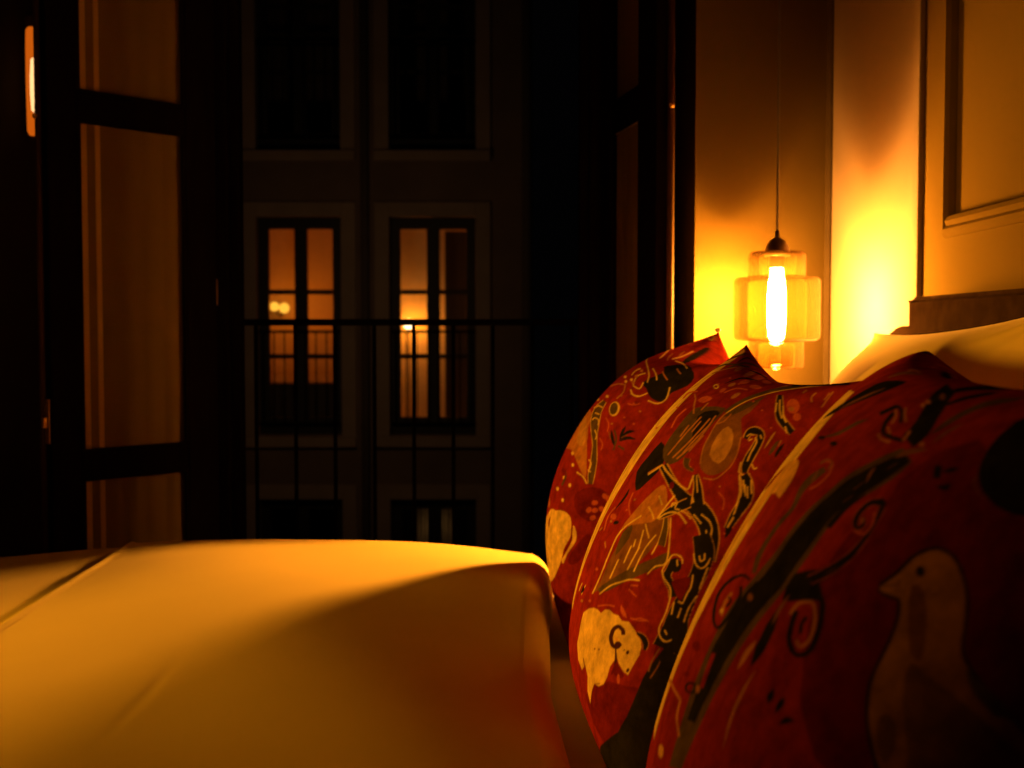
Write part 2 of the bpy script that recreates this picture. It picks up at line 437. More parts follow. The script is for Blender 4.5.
# gathered voile on slim rods behind each pane of a leaf
def voile(name, loc, ang, flip, seed, label, lit_pleats, cloth_mat, SW):
    s = -1 if flip else 1
    rs = np.random.RandomState(seed)
    nx, nz = 150, 30
    x0, x1, yc = .078, LW - SW + .010, .0155
    x = np.linspace(x0, x1, nx)
    ph = np.cumsum(.7 + rs.rand(nx) * .9); ph = ph / ph[-1] * 2 * PI * 5.5
    amp = .0006 + .0022 * np.interp(x, np.linspace(x0, x1, 12), rs.rand(12))
    o = thing(name, label, 'curtain', (loc[0], loc[1], 0), ang)
    for z0, z1 in ((.204, .758), (.822, 1.573), (1.640, 2.316)):
        z = np.linspace(z0 + .004, z1 - .004, nz)
        X, Z = np.meshgrid(x, z, indexing='ij')
        Y = (amp * np.sin(ph))[:, None] * (0.65 + .35 * np.cos((Z - 1.2) * 1.3 + 4 * X))
        pn = grid_mesh('voile_panel', np.stack([X, s * (yc + Y), Z], -1), cloth_mat, o)
        if lit_pleats:
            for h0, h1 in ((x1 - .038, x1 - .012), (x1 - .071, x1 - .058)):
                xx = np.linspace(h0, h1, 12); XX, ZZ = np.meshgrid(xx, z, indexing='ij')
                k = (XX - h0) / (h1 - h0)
                grid_mesh('lit_pleat', np.stack([XX, s * (yc - .0042 - .0010 * np.sin(k * PI)), ZZ], -1), M['pleat'], pn)  # fold strip in the brightened cloth colour
        for zr in (z0 + .002, z1 - .002):
            obj('curtain_rod', tube([(x0, s * yc, zr), (x1, s * yc, zr)], .0018, 8), M['brass'], o, True)
    return o
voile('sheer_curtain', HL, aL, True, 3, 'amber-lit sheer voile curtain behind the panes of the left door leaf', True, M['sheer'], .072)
voile('sheer_curtain', HR, aR, False, 5, 'dim narrow sheer voile curtain behind the right door leaf next to the lit wall', False, M['sheer_shaded'], .125)

# ---------------------------------------------------------------- juliet railing outside the window
rl = thing('balcony_railing', 'thin black iron balcony railing just outside the open french window', 'railing', (0, YB + .27, 0))
obj('top_rail', B((OX0, -.012, 1.112, OX1, .012, 1.130), bevel=.003), M['black'], rl)
obj('bottom_rail', B((OX0, -.010, 0.12, OX1, .010, 0.135), bevel=.003), M['black'], rl)
k = 0
x = -0.704
while x < OX1 - .02:
    obj('baluster', tube([(x, 0, .135), (x, 0, 1.112)], .0055, 10), M['black'], rl, True)
    x += .1085

# ================================================================ bed
bed = thing('bed', 'bed base carrying the mattress under the cream duvet', 'bed', (-0.27, 1.40, 0))
BX0, BX1, BY0, BY1 = -1.30, 0.72, 0.50, 2.35
ox, oy = 0.27, -1.40
def bb(x0, y0, z0, x1, y1, z1): return (x0 + ox, y0 + oy, z0, x1 + ox, y1 + oy, z1)
obj('base', B(bb(BX0, BY0, .13, BX1, BY1, .34), bevel=.012), M['bedwood'], bed)
for lx in (BX0 + .06, BX1 - .12):
    for ly in (BY0 + .06, BY1 - .12):
        bm = lathe([(0, 0), (.022, 0), (.032, .13), (0, .13)], 20, (lx + .03 + ox, ly + .03 + oy, 0))
        obj('leg', bm, M['bedwood'], bed)
# headboard: padded slab with a lower rounded shoulder at its end
hb = bmesh.new()
prof = [(BY0 - .02, .30), (2.205, .30), (2.205, 1.150)]
prof += [(2.205 - .012 * k / 4, 1.150 + .010 * math.sin(PI / 2 * k / 4)) for k in range(1, 5)]
prof += [(BY0 - .02 + .02, 1.160), (BY0 - .02, 1.145)]
f0 = [hb.verts.new((.725 + ox, y + oy, z)) for y, z in prof]
f1 = [hb.verts.new((.790 + ox, y + oy, z)) for y, z in prof]
hb.faces.new(f0); hb.faces.new(f1[::-1])
for i in range(len(prof)):
    j = (i + 1) % len(prof); hb.faces.new((f0[i], f1[i], f1[j], f0[j]))
bmesh.ops.bevel(hb, geom=[e for e in hb.edges if abs((e.verts[0].co - e.verts[1].co).x) < 1e-6], offset=.010, segments=3, affect='EDGES')
hd = thing('headboard', 'dark brown padded headboard on the panelled wall behind the white pillows', 'headboard', (-0.27, 1.40, 0))
obj('padded_panel', hb, M['leather'], hd)
sh = bmesh.new()
prof = [(2.205, .30), (2.42, .30), (2.42, 1.06)] + [(2.42 - .17 * t, 1.06 + .048 * math.sin(PI / 2 * t)) for t in (.12, .25, .4, .55, .7, .85, 1)] + [(2.205, 1.106)]
f0 = [sh.verts.new((.735 + ox, y + oy, z)) for y, z in prof]
f1 = [sh.verts.new((.790 + ox, y + oy, z)) for y, z in prof]
sh.faces.new(f0); sh.faces.new(f1[::-1])
for i in range(len(prof)):
    j = (i + 1) % len(prof); sh.faces.new((f0[i], f1[i], f1[j], f0[j]))
obj('rounded_shoulder', sh, M['leather'], hd)

mt = thing('mattress', 'mattress in a pale fitted sheet in the dark gap between duvet and red cushions', 'mattress', (-0.29, 1.40, .34))
ms = B((BX0 + .29 + .005, BY0 - 1.40 + .005, 0.001, .715 + .29, BY1 - 1.40 - .005, .250), bevel=.035, seg=5)
obj('fitted_sheet', ms, M['sheet'], mt, True)

# ---------------------------------------------------------------- duvet
def smooth(a, b, x):
    t = np.clip((x - a) / (b - a), 0, 1); return t * t * (3 - 2 * t)
SK_X = [-1.6, -1.33, -.96, -.716, -.60, -.4725, -.30, -.154, -.05, .015, .07]
SK_Z = [.655, .660, .672, .683, .695, .7025, .7015, .697, .690, .681, .672]
def duvet():
    nx, ny = 260, 240
    DX0, DX1 = -1.42, 0.070
    RR = .038
    # parameter along x: foot drop, flat, head edge roll-under
    xs = np.concatenate([np.linspace(DX0 + .012, DX0, 14)[:-1], np.linspace(DX0, DX1 - RR, 210), DX1 - RR + RR * np.sin(np.linspace(0, PI / 2, 40))[1:]])
    zx = np.concatenate([np.linspace(.26, .60, 14)[:-1], np.full(210, 0.0), np.zeros(39)])
    ys0, ys1 = BY0 - .045, BY1 + .045
    def side(n): return np.linspace(0, 1, n)
    # cross-section along y: drops over both sides of the bed
    r = .085
    th = np.linspace(0, PI / 2, 22)
    yc = np.concatenate([np.full(20, ys0), ys0 + r - r * np.cos(th), np.linspace(ys0 + r, ys1 - r, 190)[1:-1], ys1 - r + r * np.sin(th), np.full(20, ys1)])
    dz = np.concatenate([np.linspace(-.34, -r, 20), -r + r * np.sin(th), np.zeros(188), -r + r * np.cos(th), np.linspace(-r, -.34, 20)])
    X, Y = np.meshgrid(xs, yc, indexing='ij'); DZ = np.tile(dz, (len(xs), 1))
    top = np.interp(xs, SK_X, SK_Z)
    ker = np.hanning(31); ker /= ker.sum()
    tp = np.pad(top, 15, mode='edge'); top = np.convolve(tp, ker, 'valid')
    Z = np.tile(top[:, None], (1, len(yc)))
    # soft quilting hollows and the swell of the filling
    Z = Z + .006 * np.sin(X * 5.1 + Y * 2.2) + .004 * np.sin(X * 2.3 - Y * 6.3 + 1.0) + .003 * np.sin(X * 11 + Y * 7)
    yy = (Y - 1.40) / .95
    Z = Z + .018 * (1 - yy ** 2) - .012
    Z = Z - .048 * (1 - smooth(.95, 2.12, Y))        # sags towards the near side
    Z = np.where(X > -1.3, np.maximum(Z, .606), Z)
    # the folded-back layer ends in a raised seam that runs across the bed
    xe = -.735 - .03 * (Y - 2.0) + .004 * np.sin(Y * 7)
    Z = Z + .007 * (1 / (1 + np.exp(-(X - xe) / .004))) + .005 * np.exp(-((X - xe - .006) / .006) ** 2)
    xe2 = -.42 + .05 * (Y - 1.4)
    Z = Z - .0010 * np.exp(-((X - xe2) / .004) ** 2) * np.exp(-((Y - 1.38) / .10) ** 2)
    # head edge rolls down to the sheet
    t = np.clip((X - (DX1 - RR)) / RR, 0, 1)
    drop = (1 - np.sqrt(np.clip(1 - t ** 2, 0, 1)))
    Z = Z - drop * (Z - .609) + 0
    # foot
    Z = Z - .05 * smooth(-1.30, -1.42, X)
    Zf = Z + DZ
    foot = np.zeros_like(X)
    m = np.arange(len(xs)) < 13
    Zf[m] = np.minimum(Zf[m], 0) * 0 + np.minimum(Zf[13][None, :], np.tile(np.linspace(.30, .60, 13)[:, None], (1, len(yc))))
    # hanging sides flare a little in folds
    hang = np.clip(-DZ - r, 0, None)
    Y = Y + np.where(Y > 1.4, 1, -1) * hang * (.10 + .10 * np.sin(X * 13))
    X = X + smooth(-.5, .07, X) * np.interp(Y, [.5, 1.26, 1.56, 1.9, 2.2, 2.4], [.0, -.002, -.018, -.010, .006, .006])
    return np.stack([X, Y, Zf], -1)
dv = grid_mesh('duvet', duvet(), M['linen'])
sm = dv.modifiers.new('thickness', 'SOLIDIFY'); sm.thickness = .010; sm.offset = -1
tag(dv, 'plump cream duvet spread over the bed with its folded-back top', 'duvet')

# ---------------------------------------------------------------- cushions
def cushion_object(name, label, cat, P, n, a, b, T, mat, group, k, pw, wr, seed, frame, pattern=None, lump=None, base=None, back=1.0):
    A, u, v = cushion_sheet(frame, n, a, b, T, 1, k, pw, wr, seed, lump)
    Bk, _, _ = cushion_sheet(frame, n, a, b, T * back, -1, k, pw, wr, seed + 9, None)
    idx = np.arange(n * n).reshape(n, n)
    idb = np.full((n, n), -1)
    edge = np.zeros((n, n), bool); edge[0] = edge[-1] = True; edge[:, 0] = edge[:, -1] = True
    idb[edge] = idx[edge]
    inner = ~edge
    idb[inner] = n * n + np.arange(inner.sum())
    V = np.concatenate([A.reshape(-1, 3), Bk[inner]])
    def quads(I, flip):
        q = np.stack([I[:-1, :-1], I[1:, :-1], I[1:, 1:], I[:-1, 1:]], -1).reshape(-1, 4)
        return q[:, ::-1] if flip else q
    # orientation: face outwards along N
    C, U, Vv, N, _ = frame
    fl = np.cross(U, Vv).dot(N) < 0
    Fq = np.concatenate([quads(idx, fl), quads(idb, not fl)])
    org = np.array(base, float)
    cols = None
    if pattern is not None:
        cf = pattern(u, v, 1); cb = pattern(u, v, -1)
        cols = np.concatenate([cf.reshape(-1, 4), cb[inner]])
    o = raw_mesh(name, V - org, Fq, mat, None, cols)
    o.location = org
    return tag(o, label, cat, group)

PAL = {'r': (0.33, 0.027, 0.012), 'm': (0.19, 0.015, 0.009), 'o': (0.56, 0.23, 0.05), 'y': (0.80, 0.46, 0.12), 'c': (0.92, 0.66, 0.26), 'e': (0.46, 0.22, 0.07),
       'k': (0.022, 0.020, 0.016), 'g': (0.13, 0.085, 0.028), 'n': (0.27, 0.115, 0.03), 'p': (0.62, 0.13, 0.06), 'b': (0.62, 0.33, 0.12), 's': (0.62, 0.055, 0.02), 'h': (0.075, 0.022, 0.012), 'd': (0.25, 0.12, 0.04)}
# printed motifs and some painted rim light of the three cushions, in thousandths of the cushion's own half size (u along the bed, v up the face)
NC = 480
MOTIFS = {}
MOTIFS['far'] = [
('p','m',[-671,-182,-715,-130,-772,-86,-825,-61,-866,-56,-887,-78,-896,-119,-896,-183,-884,-243,-852,-268,-807,-275,-759,-272,-712,-256,-678,-224]),
('p','s',[785,992,886,994,941,1000,969,1000,945,1000,812,1000,627,1000,468,1000,364,1000,368,1000,450,1000,606,997]),
('p','o',[72,200,62,153,51,89,-12,39,-64,-7,8,-65,9,-94,-157,-55,-284,-24,-423,-24,-528,-39,-593,-52,-640,-62,-680,-71,-694,-63,-653,-15,-587,42,-524,82,-471,109,-471,113,-475,115,-427,139,-356,169,-310,206,-247,235,-28,222]),
('p','b',[64,162,-3,127,-179,92,-251,58,-321,39,-419,46,-475,69,-446,107,-366,147,-209,177]),
('s','c',[-572,-86,-598,-83,-632,-79,-660,-78,-684,-82,-707,-89,-722,-94],[-575,-76,-600,-73,-635,-69,-666,-68,-693,-72,-715,-79,-730,-85]),
('s','c',[-209,349,-195,328,-166,294,-170,262,-212,237,-269,217,-323,199,-381,183,-436,168,-482,153,-519,140,-551,127,-580,111,-604,90,-626,66,-645,42,-661,16,-676,-10,-690,-35,-706,-56,-722,-73,-733,-85],[-340,362,-354,343,-371,318,-393,297,-421,282,-452,264,-482,245,-509,225,-535,204,-560,184,-582,167,-604,151,-629,133,-656,112,-683,90,-706,66,-724,40,-739,13,-751,-10,-760,-32,-767,-53,-772,-67]),
('s','g',[-230,352,-215,330,-189,297,-191,265,-229,240,-282,221,-334,202,-390,186,-444,171,-489,155,-526,142,-558,129,-586,114,-610,92,-631,68,-650,43,-666,18,-681,-9,-695,-33,-711,-53,-727,-71,-737,-83],[-326,361,-340,342,-360,318,-383,296,-411,279,-443,261,-474,243,-502,222,-528,201,-553,182,-576,165,-599,148,-623,130,-651,110,-678,88,-701,64,-720,38,-735,12,-747,-12,-756,-34,-763,-55,-768,-69]),
('s','c',[-350,219,-351,224,-352,231,-360,237,-381,242,-411,247,-432,248,-451,243,-467,233,-478,225],[-320,215,-322,222,-324,230,-341,240,-372,248,-410,255,-444,256,-468,248,-485,237,-496,230]),
('s','c',[-173,262,-196,275,-220,290,-244,300,-278,307,-321,314,-348,317],[-120,258,-149,272,-178,288,-217,304,-268,314,-316,321,-344,325]),
('s','c',[-482,187,-500,184,-524,180,-541,176,-552,169,-558,159,-563,151],[-490,194,-510,192,-534,188,-555,183,-567,173,-574,162,-579,155]),
('s','c',[-286,254,-390,275],[-275,261,-381,281]),
('s','c',[-624,27,-638,27,-655,26,-666,22,-673,11,-677,-3,-680,-14],[-628,34,-641,34,-660,33,-676,27,-683,14,-688,-1,-690,-12]),
('s','c',[-670,-23,-708,-21],[-672,-16,-709,-14]),
('p','c',[-594,390,-605,367,-598,347,-571,333,-532,331,-487,339,-448,356,-429,379,-438,400,-472,416,-518,418,-563,410]),
('p','g',[-567,385,-579,366,-575,349,-555,339,-525,337,-489,345,-458,359,-442,379,-446,396,-470,407,-505,409,-541,400]),
('s','o',[-317,531,-353,521,-397,507,-425,492,-432,470,-429,447,-425,429],[-343,537,-378,528,-421,512,-450,494,-458,471,-456,447,-452,429]),
('s','o',[-36,427,-94,447,-152,470,-208,492,-264,506,-319,519,-355,528],[102,413,-22,443,-99,470,-167,492,-237,512,-298,524,-335,534]),
('p','c',[-318,554,-329,550,-332,546,-324,541,-308,538,-287,537,-267,539,-254,543,-250,546,-260,552,-278,556,-299,556]),
('p','c',[-365,590,-376,586,-379,581,-373,577,-358,574,-340,574,-322,575,-309,580,-306,584,-313,589,-330,592,-348,592]),
('p','c',[-370,632,-383,628,-387,623,-380,619,-367,617,-347,617,-328,618,-315,623,-309,626,-316,631,-332,634,-352,634]),
('p','c',[-181,565,-198,562,-202,558,-192,553,-169,549,-138,546,-106,546,-76,547,-76,553,-92,559,-116,562,-150,565]),
('p','c',[-74,318,-92,315,-91,311,-66,303,-12,294,81,281,83,283,86,287,87,292,87,296,71,301,-29,314]),
('p','c',[-269,396,-280,392,-278,386,-268,383,-248,378,-224,376,-202,376,-190,380,-190,385,-204,390,-226,393,-252,396]),
('s','c',[-487,531,-512,526,-547,518,-583,515,-616,520,-646,529,-665,535],[-498,540,-522,534,-553,527,-579,524,-606,528,-635,537,-654,543]),
('s','c',[-256,601,-239,611,-215,623,-199,637,-199,650,-207,665,-214,675],[-218,599,-202,608,-173,620,-153,634,-152,649,-163,666,-168,675]),
('p','k',[-552,611,-534,627,-537,655,-570,707,-586,757,-525,777,-456,790,-459,811,-488,834,-506,858,-544,876,-621,885,-732,877,-821,847,-875,814,-895,782,-895,751,-881,721,-865,694,-854,672,-848,652,-855,632,-859,613,-852,593,-834,578,-797,571,-747,572,-695,586,-641,602,-591,606]),
('s','k',[-523,878,-503,897,-434,928,-153,962,80,977,235,985,350,991,432,994,514,996,564,996],[-483,883,-343,912,-47,942,149,956,288,967,405,975,494,982,554,986,570,992,584,996]),
('s','g',[628,858,668,872,722,891,771,910,812,926,854,942,889,957,924,972,955,987,979,997],[628,858,668,872,722,891,774,911,818,928,859,944,898,959,935,974,967,987,988,997]),
('s','k',[750,902,784,915,830,933,872,950,878,971,893,986,929,991],[750,902,786,915,833,934,877,951,912,965,941,977,942,989]),
('s','g',[198,612,216,635,248,669,283,701,327,732,381,762,438,787,490,808,534,824,564,835],[198,612,217,636,247,670,286,703,334,734,389,764,444,789,496,808,537,824,565,835]),
('s','c',[-309,710,-366,703,-434,692,-486,681,-523,666,-552,649,-570,637],[-319,716,-375,710,-445,699,-501,686,-540,669,-569,652,-586,640]),
('s','c',[-370,732,-420,729,-484,723,-535,715,-576,705,-610,693,-633,684],[-365,740,-416,737,-484,730,-540,722,-584,711,-619,698,-641,689]),
('s','o',[-555,756,-719,720],[-553,763,-721,727]),
('s','c',[-546,513,-575,515,-614,518,-648,527,-671,544,-688,566,-699,581],[-541,521,-570,523,-608,526,-636,533,-657,549,-674,570,-684,586]),
('s','c',[-755,543,-779,546,-809,550,-832,559,-846,574,-855,593,-857,615,-848,642,-827,671,-807,692],[-751,551,-774,554,-804,558,-825,566,-839,579,-847,596,-849,616,-839,640,-818,669,-797,689]),
('s','c',[-347,872,-397,876,-467,880,-537,880,-610,873,-678,862,-718,854],[-280,881,-332,886,-403,892,-489,892,-584,883,-664,871,-710,863]),
('s','c',[-389,683,-370,669,-345,647,-339,626,-375,603,-421,581,-449,566],[-420,678,-403,664,-378,645,-372,626,-401,605,-442,584,-470,570]),
('s','o',[-630,824,-750,798],[-621,832,-748,806]),
('s','c',[-224,870,-203,883,-157,902,-66,921,72,938,223,953,316,962],[-156,872,-131,885,-76,904,0,920,134,937,270,951,360,958]),
('s','c',[-73,811,-19,820,69,832,171,839,285,842,423,836,529,826],[-4,806,51,816,147,824,256,828,393,824,509,817,528,822]),
('s','o',[641,908,783,915],[711,890,779,913]),
('s','c',[-319,716,-238,723,-98,727,62,724,181,721,292,715,304,720],[-309,709,-228,716,-84,719,109,714,277,703,295,711,301,717]),
('s','o',[-269,843,127,883],[-225,841,178,877]),
('s','c',[832,977,806,983,778,989,778,994,817,996,869,996,904,996],[863,976,835,983,811,989,806,991,834,991,884,991,923,990]),
('s','o',[-131,906,270,932],[-73,904,312,927]),
('s','c',[-473,560,-509,562,-555,565,-585,573,-584,590,-565,610,-549,624],[-467,568,-503,571,-546,573,-569,578,-565,590,-547,608,-530,622]),
('p','o',[-368,629,-381,625,-384,620,-378,614,-363,611,-342,611,-320,614,-304,617,-299,623,-306,629,-324,631,-347,631]),
('p','o',[-313,680,-332,675,-339,670,-332,666,-314,663,-290,661,-263,663,-244,668,-235,672,-241,678,-261,681,-288,682]),
('p','o',[-442,586,-452,581,-453,576,-447,571,-434,569,-417,568,-401,571,-390,576,-387,581,-394,586,-408,589,-426,589]),
('s','k',[-781,243,-779,257,-777,276,-770,294,-766,310,-757,327,-750,339],[-777,242,-767,253,-753,270,-746,288,-740,307,-743,325,-746,338]),
('s','k',[-779,249,-785,267,-794,291,-799,311,-809,322,-818,334,-825,343],[-774,249,-772,268,-771,294,-778,318,-792,335,-811,342,-823,346]),
('s','k',[-783,243,-794,254,-808,268,-818,280,-832,288,-848,298,-859,306],[-779,244,-783,258,-789,278,-804,294,-823,305,-845,308,-858,309]),
('s','k',[-657,262,-671,249,-691,231,-714,218,-733,207,-754,201,-768,198],[-661,265,-683,258,-711,246,-732,233,-750,222,-762,209,-770,200]),
('s','g',[-679,272,-698,262,-723,250,-742,236,-754,215,-764,192,-769,175],[-691,281,-709,272,-734,259,-755,243,-768,220,-777,196,-783,179]),
('s','g',[-788,209,-837,212],[-787,221,-837,224]),
('s','n',[-777,264,-800,303],[-771,266,-794,306]),
('s','n',[-645,244,-705,215],[-652,249,-711,220]),
('p','p',[-855,-137,-858,-144,-855,-154,-849,-162,-839,-168,-830,-170,-823,-167,-821,-159,-823,-150,-831,-141,-840,-135,-849,-134]),
('p','p',[-832,-189,-839,-193,-842,-201,-841,-211,-836,-221,-828,-228,-819,-230,-811,-227,-808,-219,-810,-209,-815,-198,-823,-191]),
('p','p',[-905,-158,-902,-165,-896,-171,-888,-173,-880,-171,-874,-165,-873,-158,-877,-150,-883,-144,-891,-142,-899,-144,-904,-150]),
('p','p',[-879,-216,-883,-223,-882,-232,-877,-241,-870,-249,-862,-252,-855,-251,-851,-244,-852,-235,-857,-225,-865,-217,-873,-214]),
('p','p',[-876,-174,-877,-181,-875,-190,-868,-199,-860,-204,-851,-206,-845,-202,-843,-195,-846,-185,-853,-177,-862,-171,-870,-170]),
('p','p',[-904,-96,-898,-100,-892,-100,-885,-94,-881,-86,-881,-77,-883,-70,-889,-66,-897,-67,-903,-72,-906,-80,-907,-89]),
('p','p',[-889,-89,-884,-96,-877,-98,-868,-97,-861,-92,-857,-84,-859,-76,-864,-70,-872,-67,-880,-68,-887,-74,-890,-82]),
('p','c',[-453,-167,-457,-172,-453,-179,-443,-184,-428,-188,-413,-189,-400,-187,-396,-181,-400,-175,-413,-169,-428,-165,-443,-165]),
('p','c',[-582,-169,-584,-175,-582,-181,-574,-186,-564,-188,-554,-188,-545,-185,-543,-180,-545,-174,-553,-169,-564,-166,-574,-166]),
('p','c',[-412,-260,-414,-265,-410,-272,-395,-279,-376,-283,-356,-286,-343,-284,-339,-279,-346,-271,-362,-264,-383,-259,-400,-258]),
('p','c',[-388,-18,-394,-23,-392,-29,-381,-34,-365,-38,-346,-39,-331,-38,-324,-33,-327,-27,-341,-20,-358,-17,-375,-16]),
('p','c',[-570,-275,-573,-281,-569,-287,-560,-292,-549,-295,-538,-295,-529,-293,-527,-287,-531,-281,-540,-275,-552,-272,-563,-272]),
('p','c',[-495,-64,-499,-68,-496,-75,-488,-79,-476,-82,-462,-82,-452,-80,-447,-75,-450,-69,-459,-64,-472,-61,-485,-61]),
('s','g',[-341,-155,-370,-155,-404,-158,-426,-165,-433,-184,-430,-210,-425,-229],[-373,-139,-400,-140,-436,-144,-461,-154,-468,-176,-466,-202,-463,-220]),
('s','m',[-279,-163,-400,-178],[-358,-133,-457,-153]),
('p','c',[-328,-435,-368,-411,-406,-396,-448,-386,-490,-377,-528,-361,-567,-344,-615,-329,-656,-320,-690,-319,-718,-326,-737,-344,-752,-368,-765,-392,-772,-418,-765,-449,-754,-480,-749,-498,-746,-517,-749,-543,-751,-575,-741,-614,-718,-659,-680,-706,-618,-755,-499,-812,-479,-802,-386,-755,-288,-688,-228,-633,-186,-587,-163,-557,-160,-533,-277,-472]),
('p','c',[-761,-348,-780,-351,-804,-369,-818,-389,-824,-412,-818,-440,-808,-469,-798,-495,-789,-522,-784,-556,-778,-582,-762,-587,-751,-575,-767,-536,-783,-491,-790,-459,-790,-428,-774,-383]),
('s','m',[-769,-390,-773,-400,-778,-416,-780,-432,-777,-449,-770,-469,-763,-490,-760,-510,-759,-530,-759,-544],[-771,-388,-779,-397,-789,-410,-795,-427,-792,-446,-786,-466,-779,-486,-773,-507,-766,-528,-761,-543]),
('s','m',[-391,-452,-379,-465,-361,-483,-359,-497,-364,-509,-385,-515,-402,-518],[-398,-450,-405,-457,-410,-468,-410,-481,-415,-492,-412,-506,-408,-516]),
('p','m',[-828,-465,-851,-393,-873,-335,-894,-324,-908,-348,-906,-415,-893,-488,-871,-529,-845,-552,-823,-556,-811,-541,-814,-511]),
('s','o',[-73,-395,-75,-404,-85,-417,-98,-429,-181,-423,-183,-442,-166,-460],[-69,-388,-72,-398,-84,-410,-218,-392,-276,-396,-281,-415,-280,-428]),
('p','p',[103,348,104,346,102,343,102,340,99,337,99,337,101,339,102,341,103,344,103,348,104,350,104,350]),
('p','o',[119,414,118,412,118,408,116,405,114,402,114,402,116,404,116,405,118,409,118,412,118,415,118,415]),
('p','o',[91,314,91,311,91,307,87,304,87,302,87,302,90,303,90,307,93,309,93,313,91,315,91,315]),
('p','o',[118,446,118,442,118,438,115,435,116,433,116,432,119,433,119,436,123,439,123,443,122,446,120,447]),
('p','o',[-475,470,-479,468,-478,464,-472,460,-463,458,-452,457,-444,459,-440,462,-441,466,-448,469,-457,471,-468,472]),
('p','p',[-676,485,-679,482,-678,479,-674,476,-668,474,-661,474,-656,476,-653,479,-655,482,-659,485,-665,486,-672,487]),
('p','o',[-773,469,-775,466,-774,462,-770,459,-766,458,-761,458,-757,460,-755,463,-756,466,-760,469,-765,470,-769,470]),
('p','o',[-636,301,-637,298,-636,295,-631,292,-624,290,-618,289,-612,290,-611,294,-613,297,-618,300,-624,303,-631,303]),
('p','p',[-700,380,-701,377,-700,374,-696,371,-690,370,-684,369,-680,371,-678,374,-679,377,-684,380,-690,382,-695,382]),
('p','p',[-796,384,-797,381,-796,377,-793,375,-788,373,-784,373,-781,375,-779,378,-781,381,-784,384,-788,386,-793,386]),
('p','o',[52,76,50,73,50,70,50,67,49,66,51,66,50,67,50,70,53,74,53,77,54,78,54,78]),
('s','p',[-504,293,-530,290,-563,286,-589,280,-605,267,-619,251,-628,238],[-511,300,-537,298,-571,294,-600,286,-619,271,-632,254,-640,242]),
('s','p',[-614,452,-634,456,-660,462,-683,470,-700,480,-713,493,-722,501],[-607,459,-627,463,-653,469,-674,476,-689,486,-702,497,-710,506]),
('s','p',[-597,174,-618,172,-644,166,-663,160,-672,150,-677,137,-680,127],[-604,182,-624,179,-651,173,-673,166,-683,153,-689,140,-692,130]),
]
